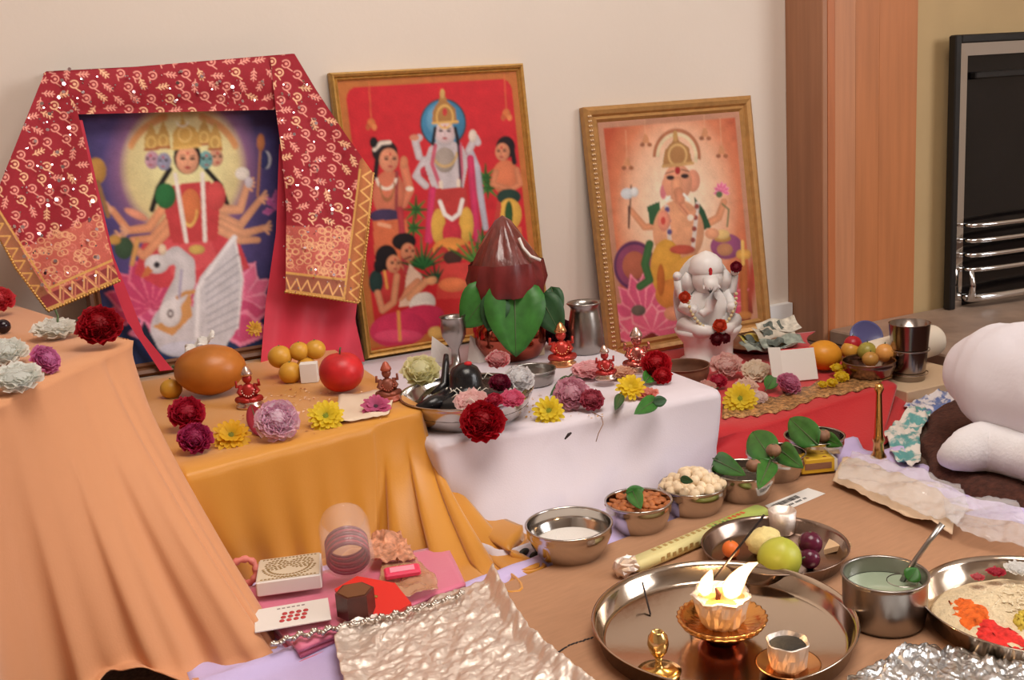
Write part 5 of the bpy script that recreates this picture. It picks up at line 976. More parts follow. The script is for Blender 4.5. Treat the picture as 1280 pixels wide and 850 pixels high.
# ================================================================== ROW OF STEEL BOWLS ON THE SHEET
zt = 0.006
b1, r1, p1 = steel_bowl('steel_bowl', 'wide steel bowl of white sugar at the near end of the row', 711, 655, 107, .05, zt, foot=.55, group='row of steel bowls')
MB().lathe([(0, 0), (r1*.86, 0), (r1*.7, .004), (r1*.3, .007), (0, .006)], 32, c=(0, 0, .024)).obj('sugar', mat('sugar', (232, 226, 220), .9, bump_s=300, bump_a=.5), b1)
MB().box((.012, -.02, .033), (.05, .010, .002), rz=.3).obj('paper_strip', WHITE_P, b1, smooth=False)
b2, r2, p2 = steel_bowl('steel_bowl', 'steel bowl of brown nuts and green leaves beside the sugar', 798, 626, 82, .046, zt, foot=.6, group='row of steel bowls')
M_ALM = mat('almond', (176, 104, 56), .6, noise_s=60, noise_a=.25)
def pile(root_p, r, z, n, mk, seed):
    rg = np.random.default_rng(seed); out = []
    for i in range(n):
        rr = r*math.sqrt((i+.5)/n)*.9; a = i*2.39996; out.append((root_p[0]+rr*math.cos(a), root_p[1]+rr*math.sin(a), z+.010*(1-(rr/r)**2)+rg.uniform(0, .004), rg))
    return [mk(q, i) for i, q in enumerate(out)]
an = MB().ball((0, 0, 0), (.0105, .0065, .004), 10, 6, fn=lambda d: 1-.35*max(0, d.x)).mesh('almond', M_ALM)
def inst(me, nm, lb_, cat, grp):
    def mk(q, i):
        o = bpy.data.objects.new(nm, me); COL.objects.link(o); o.location = q[:3]; rg = q[3]; o.rotation_euler = tuple(rg.uniform(-.5, .5, 2))+(rg.uniform(0, 6.28),); tag(o, lb_, cat, grp); return o
    return mk
pile((p2[0], p2[1]), r2, zt+.036, 46, inst(an, 'almond', 'brown almond heaped in the steel bowl with green leaves', 'almond', 'almonds in the second steel bowl'), 3)
MB().lathe([(0, .034), (r2*.88, .034)], 24).obj('almond_bed', M_ALM, b2)
for i, (a_, t_, wd, lb_) in enumerate((((790, 612), (800, 634), 10, 'small green leaf standing in the almonds'), ((782, 616), (806, 611), 7, 'small green leaf lying across the almonds'))): leaf('green_leaf', lb_, G(*a_, zt+.058), G(*t_, zt+.058), wd*S(*a_, .05), LEAF, .1, 'leaves in the almond bowl')
b3, r3, p3 = steel_bowl('steel_bowl', 'steel bowl heaped with cream puffed seeds, third in the row', 866, 606, 82, .045, zt, foot=.62, group='row of steel bowls')
M_PUFF = mat('puffed_seed', (226, 204, 172), .8, noise_s=90, noise_a=.12)
pn = MB().ball((0, 0, 0), .0085, 12, 8, fn=lambda d: 1+.2*noise.noise(d*2.5)).mesh('puffed_seed', M_PUFF)
pile((p3[0], p3[1]), r3, zt+.040, 44, inst(pn, 'puffed_seed', 'cream puffed lotus seed heaped in the third steel bowl', 'seed', 'puffed seeds in the third bowl'), 5)
pile((p3[0], p3[1]), r3*.55, zt+.052, 12, inst(pn, 'puffed_seed', 'cream puffed lotus seed on top of the heap in the third bowl', 'seed', 'topmost puffed seeds'), 6)
MB().lathe([(0, .036), (r3*.88, .036)], 24).obj('seed_bed', M_PUFF, b3)
leaf('green_leaf', 'tiny green leaf on top of the puffed seeds', G(850, 598, zt+.07), G(866, 602, zt+.07), .006, LEAF_D, .1)
M_NUT = mat('betel_nut', (150, 108, 84), .6, noise_s=70, noise_a=.3)
b4, r4, p4 = steel_bowl('steel_bowl', 'steel bowl with a drooping green leaf and one nut, fourth in the row', 929, 588, 78, .048, zt, foot=.6, group='row of steel bowls')
b5, r5, p5 = steel_bowl('steel_bowl', 'steel bowl half hidden under a big pointed leaf, fifth in the row', 970, 566, 72, .046, zt, foot=.6, group='row of steel bowls')
b6, r6, p6 = steel_bowl('steel_bowl', 'steel bowl with leaf and nut at the far end of the row, behind the matchbox', 1018, 545, 72, .046, zt+.004, foot=.6, group='row of steel bowls')
for bb_, rr in ((b4, r4), (b5, r5), (b6, r6)): MB().lathe([(0, .030), (rr*.84, .030)], 24).obj('dark_filling', mat('dark_seeds', (70, 56, 44), .8, noise_s=200, noise_a=.5, bump_s=200, bump_a=.6), bb_)
for a_, t_, wd, z, lb_ in (((895, 575), (928, 592), 13, .056, 'broad leaf lying across the fourth bowl'), ((962, 578), (950, 606), 12, .056, 'leaf drooping over the right rim of the fourth bowl'), ((962, 570), (938, 536), 20, .058, 'big pointed leaf standing in the fifth bowl'), ((975, 562), (1000, 582), 14, .054, 'leaf drooping over the front of the fifth bowl'), ((1018, 552), (984, 520), 18, .06, 'pointed leaf standing at the left of the far bowl'), ((1032, 548), (1050, 556), 10, .050, 'small leaf inside the far bowl')):
    leaf('betel_leaf', lb_, G(*a_, zt+z), G(*t_, zt+z+.012), wd*S(*a_, .05), LEAF, .12, 'betel leaves in the steel bowls', heart=True)
for x, y, z, lb_ in ((942, 582, .062, 'brown betel nut in the fourth bowl'), (967, 563, .066, 'brown betel nut on the leaf in the fifth bowl'), (1029, 545, .058, 'pale betel nut in the far bowl')):
    p, r = GR(x, y, 9.5, zt+z); k = blob('betel_nut', lb_, p, (r, r, r*.9), M_NUT, 'nut', group='betel nuts in the bowls'); MB().ball((0, 0, r*.85), (r*.3, r*.3, r*.12), 8, 5).obj('scar', STEM, k)
p = G(1024, 592, .0125); s_ = S(1024, 592, .01); mb_ = thing('matchbox', 'yellow matchbox with a red label at the corner of the cardboard', 'matchbox', p+np.array([0, .012, .0125-p[2]]), (0, 0, R(-20)))
MB().box((0, 0, 12*s_), (42*s_, .036, 18*s_), bev=.0008).obj('sleeve', mat('match_yellow', (214, 170, 44), .5), mb_, smooth=False)
MB().box((0, -.0182, 12*s_), (34*s_, .0008, 8*s_)).obj('striking_strip', mat('match_strip', (140, 96, 70), .8), mb_, smooth=False)
for q in (-11, 11): MB().ball((q*s_, -.008, 21*s_), (3*s_, 2*s_, .4*s_), 8, 4).obj('printed_spot', mat('match_red', (120, 50, 36), .6), mb_)
MB().box((23*s_, .0, 12*s_), (4*s_, .034, 14*s_)).obj('tray', WHITE_P, mb_, smooth=False)
for (x, y, lb_) in ((655, 690, 'dark dried seed pod on the white cloth left of the sugar bowl'), (668, 694, 'second dark seed pod touching the sugar bowl')):
    blob('seed_pod', lb_, G(x, y, .012), (.010, .005, .005), mat('seed_dark', (46, 48, 44), .6), 'seed', rot=(0, 0, .4), seg=12)
# ================================================================== ON THE CARDBOARD
ZC = ZC_
# incense packet
A = np.array(G(778, 710, ZC+.012)); B2 = np.array(G(952, 636, ZC+.012)); L = float(np.linalg.norm(B2-A)); az = math.atan2(B2[1]-A[1], B2[0]-A[0])
ip = thing('incense_packet', 'long cream and green incense packet with a twisted foil end', 'packet', (A[0], A[1], ZC), (0, 0, az))
MB().box((L*.53, 0, .0085), (L*.94, .026, .016), bev=.004).obj('sleeve', mat('packet_cream', (206, 196, 140), .5, noise_s=20, noise_a=.1), ip)
MB().box((L*.80, 0, .0088), (L*.42, .0264, .0164), bev=.004).obj('green_band', mat('packet_green', (170, 184, 92), .5, noise_s=20, noise_a=.1), ip)
te = MB().lathe([(.002, 0), (.010, .004), (.013, .012), (.011, .024), (.012, .03)], 16, mtx=Matrix.Rotation(R(90), 4, 'Y'), fn=lambda r_, z_, a: (r_*(1+.22*math.sin(a*5+z_*300)), z_)); te.obj('foil_twist', FOIL, ip, smooth=False, loc=(-.012, 0, .0125))
lt = MB(); M_GI = mat('packet_ink', (70, 110, 60), .7); x = L*.62
for i in range(5): lt.box((x+i*.0075, -.003+.002*(i % 2), .01705), (.004, .006, .0006), .2*(i % 3)); 
lt.obj('green_lettering', M_GI, ip, smooth=False); lt = MB()
for i in range(4): lt.box((L*.76+i*.009, .002, .01705), (.006, .007, .0006), .3*(i % 2)); lt.box((L*.76+i*.009, -.0134, .009), (.005, .0006, .006))
lt.obj('red_lettering', mat('packet_red', (190, 90, 50), .7), ip, smooth=False); lt = MB()
for i in range(14): lt.box((L*.22+i*.011, -.0134, .009+.002*(i % 2)), (.006, .0006, .006)); lt.box((L*.22+i*.011, .004, .01685), (.005, .006, .0005))
lt.obj('pale_lettering', mat('packet_pale', (170, 140, 84), .7), ip, smooth=False)
# fruit plate
def plate(name, label, x, y, wpx, rim_h, z, m, dished=.86, cat='plate'):
    p = G(x, y, z+rim_h); r = wpx/2*S(x, y, z+rim_h); t = thing(name, label, cat, (p[0], p[1], z))
    MB().lathe([(0, .0), (r*dished, 0), (r*(dished+.05), .003), (r*.975, rim_h*.9), (r, rim_h), (r*1.005, rim_h+.001), (r*.99, rim_h+.0015), (r*.96, rim_h*.85), (r*(dished+.03), .0042), (r*dished, .0018), (0, .0018)], 72).obj('body', m, t); return t, r, p
M_PLATE = mat('thali_steel', (196, 178, 160), .14, 1.0, bump_s=90, bump_a=.02)
fpl, frr, fpp = plate('fruit_plate', 'steel plate holding a pear, plums and a foil cup', 968, 680, 180, .022, ZC, mat('plate_dark', (150, 130, 118), .2, 1.0))
p, r = GR(980, 697, 30, ZC+.03); pr_ = blob('pear', 'yellow green pear on the steel plate', (p[0], p[1], ZC+.0285), (r*1.05, r*.82, .0265), mat('pear_skin', (176, 180, 66), .4, noise_s=24, noise_a=.15), 'pear', fn=lambda d: 1-.32*max(0, d.x)**1.2+.05*(d.x < 0), rot=(0, R(4), R(-35)))
MB().tube([(r*.70, 0, .001), (r*.85, .001, .004)], [.0014, .001], 6).obj('stem', STEM, pr_)
for x, y, rp, z, lb_ in ((1013, 679, 15, .030, 'dark purple plum leaning on the foil cup'), (1012, 698, 13, .015, 'smaller purple plum below the other one')): 
    p, r = GR(x, y, rp, ZC+z); k = blob('plum', lb_, p, r, mat('plum_skin', (88, 26, 50), .22, noise_s=20, noise_a=.25), 'plum', group='purple plums'); MB().ball((0, 0, r*.97), (.002, .002, .001), 6, 4).obj('stem_scar', STEM, k)
p, r = GR(955, 676, 24, ZC+.02)
pg = MB().ball((0, 0, 0), (r, r*.75, .018), 20, 12, fn=lambda d: 1+.14*noise.noise(d*4)); o = pg.obj('sweet', mat('coconut_sweet', (224, 206, 140), .7, noise_s=60, noise_a=.15, bump_s=120, bump_a=.6), loc=(p[0], p[1], ZC+.02)); tag(o, 'lumpy pale yellow sweet behind the pear', 'sweet')
p = G(985, 668, ZC+.003); s_ = S(985, 668, ZC); fc = thing('foil_cup', 'small foil wrapped cup on the fruit plate', 'cup', (p[0], p[1]+.012, ZC+.003)); MB().lathe([(0, 0), (15*s_, 0), (16*s_, 10*s_), (17*s_, 29*s_), (15.5*s_, 29*s_), (13*s_, 22*s_), (0, 22*s_)], 22, fn=lambda r_, z_, a: (r_*(1+.04*math.sin(a*6+z_*200)), z_)).obj('body', FOIL, fc)
p = G(1045, 684, ZC+.006); o = thing('wafer', 'cream triangular piece at the right rim of the fruit plate', 'sweet', (p[0], p[1], ZC+.004), (0, R(-8), R(-30))); MB().prism([(-.018, -.012), (.02, -.004), (-.004, .018)], 0, .007).obj('body', mat('wafer_cream', (214, 180, 140), .7), o, smooth=False)
p, r = GR(903, 690, 11, ZC+.012); o = blob('tangerine', 'small orange fruit at the left rim of the fruit plate', (p[0]+.014, p[1], ZC+.0125), r, mat('tangerine', (222, 110, 44), .45), 'fruit'); MB().ball((0, 0, r*.96), .0016, 6, 4).obj('stem_scar', STEM, o)
# thali
th, tr, tp_ = plate('thali_plate', 'large round steel thali holding the burning lamp', 903, 771, 326, .026, ZC, M_PLATE, .9)
zq = ZC+.002
dp_ = G(903, 797, zq); ds = S(903, 797, zq); dy = thing('oil_lamp', 'fluted brass lamp wrapped in foil with two burning wicks', 'oil lamp', dp_)
MB().lathe([(0, 0), (20*ds, 0), (24*ds, 3*ds), (27*ds, 8*ds), (30*ds, 10*ds), (0, 11*ds)], 30).obj('foot', COPPER, dy)
MB().lathe([(20*ds, 9*ds), (38*ds, 13*ds), (49*ds, 20*ds), (54*ds, 29*ds), (52*ds, 30*ds), (44*ds, 24*ds), (30*ds, 20*ds), (0, 18*ds)], 96, fn=lambda r_, z_, a: (r_*(1+.05*abs(math.sin(a*14))), z_+.8*ds*abs(math.sin(a*14)))).obj('fluted_dish', mat('lamp_brass', (224, 160, 90), .2, 1.0), dy)
MB().lathe([(22*ds, 18*ds), (27*ds, 26*ds), (31*ds, 40*ds), (34*ds, 54*ds), (36*ds, 60*ds), (33*ds, 61*ds), (30*ds, 55*ds), (0, 50*ds)], 40, fn=lambda r_, z_, a: (r_*(1+.05*math.sin(a*7+z_*260)+.03*math.sin(a*17)), z_+1.5*ds*math.sin(a*5))).obj('foil_cup', FOIL, dy, smooth=False)
MB().lathe([(0, 0), (30*ds, 0)], 24, c=(0, 0, 54*ds)).obj('oil', mat('ghee', (226, 160, 84), .15), dy)
wk = MB(); wk.tube([(-6*ds, 0, 52*ds), (-4*ds, 0, 60*ds), (-9*ds, -2*ds, 70*ds)], [3*ds, 3.4*ds, 1.5*ds], 8); wk.tube([(12*ds, 0, 52*ds), (14*ds, 0, 62*ds)], [4*ds, 3*ds], 8); wk.obj('wick', mat('charred_wick', (90, 50, 40), .9), dy)
M_FL = bpy.data.materials.new('flame'); M_FL.use_nodes = True; nt = M_FL.node_tree; nt.nodes.clear()
em = nt.nodes.new('ShaderNodeEmission'); ou = nt.nodes.new('ShaderNodeOutputMaterial'); lw = nt.nodes.new('ShaderNodeLayerWeight'); lw.inputs[0].default_value = .45; rp_ = nt.nodes.new('ShaderNodeValToRGB')
rp_.color_ramp.elements[0].color = (1, .86, .55, 1); rp_.color_ramp.elements[1].color = (1, .34, .06, 1); rp_.color_ramp.elements[0].position = .35; rp_.color_ramp.elements[1].position = .95
nt.links.new(lw.outputs['Facing'], rp_.inputs[0]); nt.links.new(rp_.outputs[0], em.inputs[0]); em.inputs[1].default_value = 3.2; nt.links.new(em.outputs[0], ou.inputs[0])
def camside(o_, d): return tuple((np.array(_rt)*o_[0]*ds + np.array([0, 0, 1])*o_[1]*ds))
f1 = MB(); f1.tube([camside(q, 0) for q in ((10, 56), (13, 66), (20, 78), (28, 89), (37, 97), (46, 101))], [8*ds, 13*ds, 11*ds, 7.5*ds, 4.5*ds, .8*ds], 14); f1.obj('flame', M_FL, dy)
f2 = MB(); f2.tube([camside(q, 0) for q in ((-20, 58), (-20, 66), (-17, 76), (-13, 86), (-11, 92))], [5*ds, 10*ds, 8*ds, 4*ds, .6*ds], 14); f2.obj('flame', M_FL, dy)
pl_ = bpy.data.lights.new('lamp_flame_light', 'POINT'); pl_.energy = 0.55; pl_.color = (1, .62, .28); pl_.shadow_soft_size = .012; po = bpy.data.objects.new('lamp_flame_light', pl_); COL.objects.link(po); po.location = Vector(dp_)+Vector(camside((12, 84), 0))+Vector((0, -.005, .012))
o = MB().tube([G(856, 770, zq+.002), G(955, 644, ZC+.165)], .0013, 6).obj('incense_stick', mat('incense_dark', (44, 32, 32), .8)); tag(o, 'long dark incense stick leaning across the lamp', 'incense stick')
o = MB().tube([G(813, 768, zq+.001), G(808, 748, zq+.012), G(803, 728, zq+.026)], .0012, 6).obj('incense_stick', mat('incense_dark', (44, 32, 32), .8)); tag(o, 'short dark incense stub at the left of the thali', 'incense stick')
kp_ = G(824, 842, zq); s_ = S(824, 842, zq); kb = thing('brass_vessel', 'small egg-shaped brass vessel on a stem at the front of the thali', 'vessel', kp_)
MB().lathe([(0, 0), (26*s_, 0), (28*s_, 4*s_), (20*s_, 6*s_), (6*s_, 8*s_), (4*s_, 16*s_), (5*s_, 24*s_), (0, 24*s_)], 30).obj('foot', BRASS, kb)
MB().lathe([(0, 22*s_), (5*s_, 23*s_), (11*s_, 31*s_), (13.5*s_, 41*s_), (12*s_, 51*s_), (7.5*s_, 57*s_), (7*s_, 58*s_), (6*s_, 57*s_), (0, 50*s_)], 28).obj('cup', mat('vessel_gold', (220, 184, 120), .22, 1.0), kb)
fcp = G(985, 836, zq); s_ = S(985, 836, zq); fk = thing('foil_cup', 'foil wrapped cup of dark paste on a small dish in the thali', 'cup', fcp)
MB().lathe([(0, 0), (30*s_, 0), (40*s_, 8*s_), (40.5*s_, 9*s_), (38*s_, 9*s_), (29*s_, 3*s_), (0, 3*s_)], 36).obj('dish', mat('dish_copper', (206, 150, 100), .2, 1.0), fk)
MB().lathe([(20*s_, 3*s_), (23*s_, 8*s_), (24*s_, 22*s_), (26*s_, 38*s_), (25*s_, 39*s_), (22*s_, 33*s_), (0, 32*s_)], 30, fn=lambda r_, z_, a: (r_*(1+.05*math.sin(a*6+z_*240)+.03*math.sin(a*15)), z_)).obj('foil_wrap', FOIL, fk, smooth=False)
MB().ball((0, 0, 33*s_), (23*s_, 23*s_, 3*s_), 22, 8, fn=lambda d: 1+.08*noise.noise(d*5)).obj('paste', mat('dark_paste', (30, 28, 26), .7, bump_s=120, bump_a=.6), fk)
# pot with ladle
pt, prr, ppp = steel_bowl('steel_pot', 'straight sided steel pot of greenish water with a ladle standing in it', 1106, 718, 102, .058, ZC, foot=.9, belly=.4, m=STEEL_DULL, cat='pot')
MB().lathe([(0, .040), (prr*.96, .040)], 36).obj('water', mat('pot_water', (156, 170, 146), .12), pt)
lp = [G(1128, 726, ZC+.040), G(1140, 706, ZC+.062), G(1160, 678, ZC+.085), G(1178, 655, ZC+.105)]
ld = thing('steel_ladle', 'thin steel ladle standing in the pot of water', 'ladle', lp[0]); MB().tube([tuple(q-lp[0]) for q in lp], [.0035, .003, .003, .004], 8).obj('handle', STEEL_DULL, ld); MB().lathe([(0, -.012), (.012, -.01), (.018, 0), (.0175, .001), (.011, -.008), (0, -.01)], 20).obj('cup', STEEL, ld)
for (x, y, lb_) in ((1141, 716, 'green herb leaf on the rim of the water pot'),): leaf('green_leaf', lb_, G(x-6, y+10, ZC+.048), G(x+6, y-6, ZC+.060), .010, LEAF, .1)
# big plate with rice
rpl, rr_, rp0 = plate('rice_plate', 'big steel plate of rice with orange and red powder at the right edge', 1292, 752, 268, .030, ZC, M_PLATE, .86)
hp = MB().lathe([(0, .026), (rr_*.4, .024), (rr_*.7, .016), (rr_*.86, .006), (rr_*.9, .003)], 60, fn=lambda r_, z_, a: (r_, max(.003, z_+.004*noise.noise((r_*40*math.cos(a), r_*40*math.sin(a), 2)))))
hp.obj('rice_heap', mat('cooked_rice', (224, 204, 168), .85, noise_s=90, noise_a=.12, bump_s=260, bump_a=.9), rpl)
def grain(b, q, i): a = random.uniform(0, 6.28); d = Vector((math.cos(a), math.sin(a), random.uniform(-.2, .3)))*.0035; P = Vector(q); b.tube([P-d, P, P+d], [.0005, .0011, .0005], 4, cap=False)
def rice_at(i):
    q = math.sqrt(random.random())*rr_*.85; a = random.uniform(0, 6.28); return (q*math.cos(a), q*math.sin(a), .028-.026*(q/(rr_*.88))**2.2)
loose(500, rice_at, grain, 'rice_grains', mat('rice_grain', (232, 216, 184), .7), rpl)
def powder(px_poly, z, nm, m, seed):
    A = resample(px_poly[0], 14); B_ = resample(px_poly[1], 14); rows = []
    for j in range(14):
        row = []
        for i in range(22):
            t = i/21; x, y = A[j]*(1-t)+B_[j]*t; q = G(x+5*noise.noise((i*.6, j*.6, seed)), y+4*noise.noise((i*.6, j*.6, seed+4)), ZC+.018)-np.array([rp0[0], rp0[1], ZC]); rr = math.hypot(q[0], q[1])/rr_
            e_ = min(1, 4*t, 4*(1-t))*min(1, j/2.5, (13-j)/2.5); row.append((q[0], q[1], .0285-.026*(rr/.88)**2.2+.004*e_-.003*(1-e_)+.0025*noise.noise((i*1.1, j*1.1, seed+9))))
        rows.append(row)
    return MB().grid(rows).obj(nm, m, rpl)
powder(([(1170, 738), (1180, 768), (1208, 792)], [(1204, 744), (1238, 764), (1250, 778)]), 0, 'orange_powder', mat('orange_powder', (232, 104, 34), .9, noise_s=150, noise_a=.3, bump_s=200, bump_a=.6), 1)
powder(([(1204, 784), (1232, 806), (1262, 822), (1300, 830)], [(1226, 768), (1250, 782), (1285, 796), (1310, 806)]), 0, 'red_powder', mat('vermilion_powder', (222, 50, 44), .9, noise_s=150, noise_a=.3, bump_s=200, bump_a=.6), 2)
powder(([(1262, 780), (1275, 796)], [(1282, 770), (1300, 786)]), 0, 'yellow_powder', mat('turmeric', (206, 180, 70), .9, noise_s=150, noise_a=.3), 3)
for i, (x, y, rp, c1, c2, lb_) in enumerate(((1245, 716, 12, (176, 24, 50), (206, 70, 90), 'crimson petals on the rice'), (1222, 722, 9, (196, 60, 76), (220, 130, 130), 'pinkish petals at the back of the rice'), (1272, 712, 18, (232, 230, 226), (240, 238, 236), 'white blossom on the rice at the picture edge'))):
    p, r = GR(x, y, rp, ZC+.032); carnation('blossom', lb_, p, r, c1, c2, seed=120+i, n=26, up=.9, cat='flower', calyx=False, flat=.3)
# foil sheets
crumple('foil_sheet', 'large crumpled sheet of aluminium foil at the front of the cardboard', 'foil', [(470, 776), (432, 790), (418, 806), (425, 840), (440, 890)], [(618, 722), (640, 765), (664, 800), (720, 846), (790, 890)], 0.020, .0070, FOIL, 170, 130, 26, 1, smooth=False, st=(.7, 1.7), ridge=lambda t, v: .016*ss(.9, 1.0, np.float64(t))*(1-v*.5)+.008*ss(.1, 0, np.float64(t)))
crumple('foil_sheet', 'crumpled foil sheet at the lower right in front of the rice plate', 'foil', [(1130, 812), (1100, 830), (1060, 850), (1050, 900)], [(1270, 818), (1310, 835), (1340, 860), (1360, 900)], 0.018, .012, mat('bright_foil', (226, 230, 234), .3, 1.0, bump_s=80, bump_a=.5), 120, 70, 24, 2, smooth=False, st=(1, 1.5))
# clear bags
M_FILM = mat('clear_film', (236, 232, 232), .12, trans=0.0, alpha=.26, coat=.5)
M_PAPERB = mat('cream_wrapping', (214, 186, 156), .75, noise_s=20, noise_a=.08)
crumple('wrapping_paper', 'crumpled cream wrapping paper along the right edge of the cardboard', 'paper', [(1058, 572), (1046, 590), (1040, 604)], [(1170, 612), (1195, 640), (1190, 672)], 0.018, .010, M_PAPERB, 60, 30, 13, 5, smooth=True)
crumple('plastic_bag', 'clear plastic bag lying over the cream wrapping paper', 'bag', [(1066, 566), (1052, 584), (1046, 600)], [(1200, 610), (1212, 640), (1196, 662)], 0.028, .014, M_FILM, 60, 30, 16, 6, smooth=True)
crumple('plastic_bag', 'flat clear plastic bag on the lavender sheet behind the rice plate', 'bag', [(1180, 628), (1182, 650), (1205, 672)], [(1270, 628), (1290, 660), (1290, 690)], 0.026, .013, M_FILM, 50, 30, 16, 7, smooth=True)
# ================================================================== PINK CLOTH AND GIFTS BEFORE THE GOLDEN TABLE
M_PINK = mat('pink_satin', (216, 110, 140), .5, sheen=.5, bump_s=120, bump_a=.08)
pc = thing('folded_cloth', 'pink folded cloth with silver trim in front of the golden table', 'cloth', G(440, 760, .005))
oc = np.array(G(440, 760, .005))
for k, (dz, ins) in enumerate(((0, 0), (.007, .012), (.014, .004))):
    rows = []; C4 = [G(300, 748, .008), G(560, 690, .008), G(584, 742, .008), G(374, 826, .008)]
    for j in range(16):
        v = ins+(1-2*ins)*j/15
        rows.append([tuple((C4[0]*(1-u)+C4[1]*u)*(1-v)+(C4[3]*(1-u)+C4[2]*u)*v+np.array([0, 0, dz+.0012*math.sin(u*9+v*5+k)]) - oc) for u in np.linspace(ins, 1-ins, 30)])
    o = MB().grid(rows).obj('fold', M_PINK, pc); sd = o.modifiers.new('thick', 'SOLIDIFY'); sd.thickness = .0055; sd.offset = 1
zp = .0295
tr_ = MB(); q = resample([(340, 806), (366, 796), (400, 789), (450, 778), (500, 767), (540, 755), (580, 741)], 70)
pts = [np.array(G(x, y+1.2*math.sin(i*1.1), zp+.002)) - oc for i, (x, y) in enumerate(q)]
for i in range(70): tr_.ball(tuple(pts[i]+np.array([0, .004*math.sin(i*1.3), .001*math.cos(i*1.3)])), .0032, 6, 5)
tr_.tube([tuple(p) for p in pts], .0022, 6); tr_.obj('silver_trim', mat('silver_trim', (190, 180, 170), .3, .9), pc)
s_ = S(365, 738, zp); jb = thing('jewellery_box', 'white jewellery box with a lace pattern lid on the pink cloth', 'box', G(366, 730, zp)+np.array([0, .01, 0]), (0, 0, R(-16)))
MB().box((0, 0, .010), (80*s_, .072, .020), bev=.0015).obj('body', WHITE_P, jb, smooth=False); MB().box((0, 0, .0205), (76*s_, .068, .001)).obj('lid_liner', mat('lid_cream', (214, 200, 176), .6), jb, smooth=False)
lc = MB()
for (cx, cy) in ((-.016, .010), (.016, .010)):
    for rr_k, nn in ((.0145, 16), (.010, 11), (.005, 6)):
        for a in np.linspace(0, 2*PI, nn, endpoint=False): lc.ball((cx+rr_k*math.cos(a), cy+rr_k*math.sin(a), .0212), (.0022, .0018, .0006), 6, 4)
for k in range(2):
    for a in np.linspace(PI*1.05, PI*1.95, 20): lc.ball(((.034-.006*k)*math.cos(a), .004+(.034-.006*k)*math.sin(a), .0212), (.0022, .0018, .0006), 6, 4)
for x in np.linspace(-.034, .034, 15): lc.ball((x, .030, .0212), (.002, .0016, .0006), 6, 4); lc.ball((x, -.032, .0212), (.002, .0016, .0006), 6, 4)
lc.obj('lace_pattern', mat('gold_lace', (160, 132, 84), .5, .3), jb)
cdp = G(366, 772, zp); bc_ = thing('dot_card', 'white card with rows of red adhesive dots on the pink cloth', 'card', (cdp[0], cdp[1], zp+.003), (R(2), 0, R(-12))); s_ = S(366, 772, zp)
MB().box((0, 0, .0006), (92*s_, .056, .0012)).obj('card', WHITE_P, bc_, smooth=False)
for j in range(3):
    for i in range(4): MB().lathe([(0, .0013), (.0034, .0013), (.003, .002), (0, .0022)], 12, c=(-.013+i*.0085+j*.002, -.012+j*.0085, 0)).obj('red_dot', mat('dot_red', (190, 60, 64), .5), bc_)
lr = MB(); [lr.box((-.016+i*.006, .02, .0014), (.004, .0022, .0004)) for i in range(6)]; lr.obj('lettering', mat('card_grey', (150, 130, 130), .7), bc_, smooth=False)
# glass jar lying open end up
jr = thing('clear_jar', 'clear round jar of red bangles leaning on the jewellery box', 'jar', (0, 0, 0)); s_ = S(432, 720, zp); jv = Vector(_fw)*.80-Vector(_rt)*.16; jv.z = .34; jr.rotation_euler = look_rot(jv); jr.location = tuple(G(436, 702, zp+.036))
M_JAR = mat('clear_plastic', (246, 226, 224), .06, alpha=.13, coat=.3)
MB().lathe([(0, 0), (30*s_, 0), (32*s_, 3*s_), (32*s_, 62*s_), (28*s_, 68*s_), (28*s_, 74*s_), (27*s_, 74*s_), (30.5*s_, 61*s_), (30.5*s_, 3*s_), (0, 2*s_)], 32).obj('body', M_JAR, jr)
for k in range(7): 
    b = MB(); rr0 = 25*s_; b.tube([(rr0*math.cos(a), rr0*math.sin(a), (5+k*4.6)*s_+.001*math.sin(a+k)) for a in np.linspace(0, 2*PI, 25)], 1.9*s_, 6, cap=False); b.obj('bangle', mat('red_bangle', (170, 40, 60), .2) if k % 2 else mat('maroon_bangle', (120, 30, 50), .2), jr)
hx = thing('trinket_box', 'dark six-sided trinket box with its red lid open on the pink cloth', 'box', G(446, 766, zp), (0, 0, R(-20))); s_ = S(446, 760, zp)
hexa = [(24*s_*math.cos(R(60*i+10)), 24*s_*math.sin(R(60*i+10))) for i in range(6)]
MB().prism(hexa, 0, 30*s_).obj('body', mat('dark_trinket', (82, 40, 34), .35, noise_s=40, noise_a=.3), hx, smooth=False); MB().prism([(x*.86, y*.86) for x, y in hexa], 30*s_, 31*s_).obj('inner', mat('trinket_gold', (130, 90, 60), .4, .5), hx, smooth=False)
lidm = MB().prism([(x*1.08, y*1.08) for x, y in hexa], 0, 5*s_); o = lidm.obj('lid', mat('red_plastic', (220, 44, 32), .3), hx, smooth=False, loc=(20*s_, 22*s_, 6*s_)); o.rotation_euler = (R(22), R(10), R(-25)); o.scale = (2.0, 1.15, 1); MB().box((0, 0, 5.6*s_), (7*s_, 3*s_, 1*s_)).obj('lid_mark', BRASS, o, smooth=False)
o = crumple('plastic_pouch', 'clear beige plastic pouch on the pink cloth', 'pouch', [(478, 706), (474, 725), (486, 752)], [(520, 700), (545, 722), (548, 740)], zp+.002, .008, mat('pouch_film', (206, 160, 120), .2, alpha=.55, coat=.6), 30, 24, 30, 8, smooth=True)
p = G(503, 716, zp+.012); s_ = S(503, 716, zp); pp_ = thing('pink_packet', 'small bright pink packet on the clear pouch', 'packet', (p[0], p[1], zp+.010), (R(6), 0, R(-14))); MB().box((0, 0, .004), (44*s_, .022, .008), bev=.002).obj('body', mat('hot_pink', (226, 60, 96), .35), pp_, smooth=False); MB().box((0, 0, .0083), (30*s_, .012, .0006)).obj('label', mat('pale_pink', (236, 150, 170), .5), pp_, smooth=False)
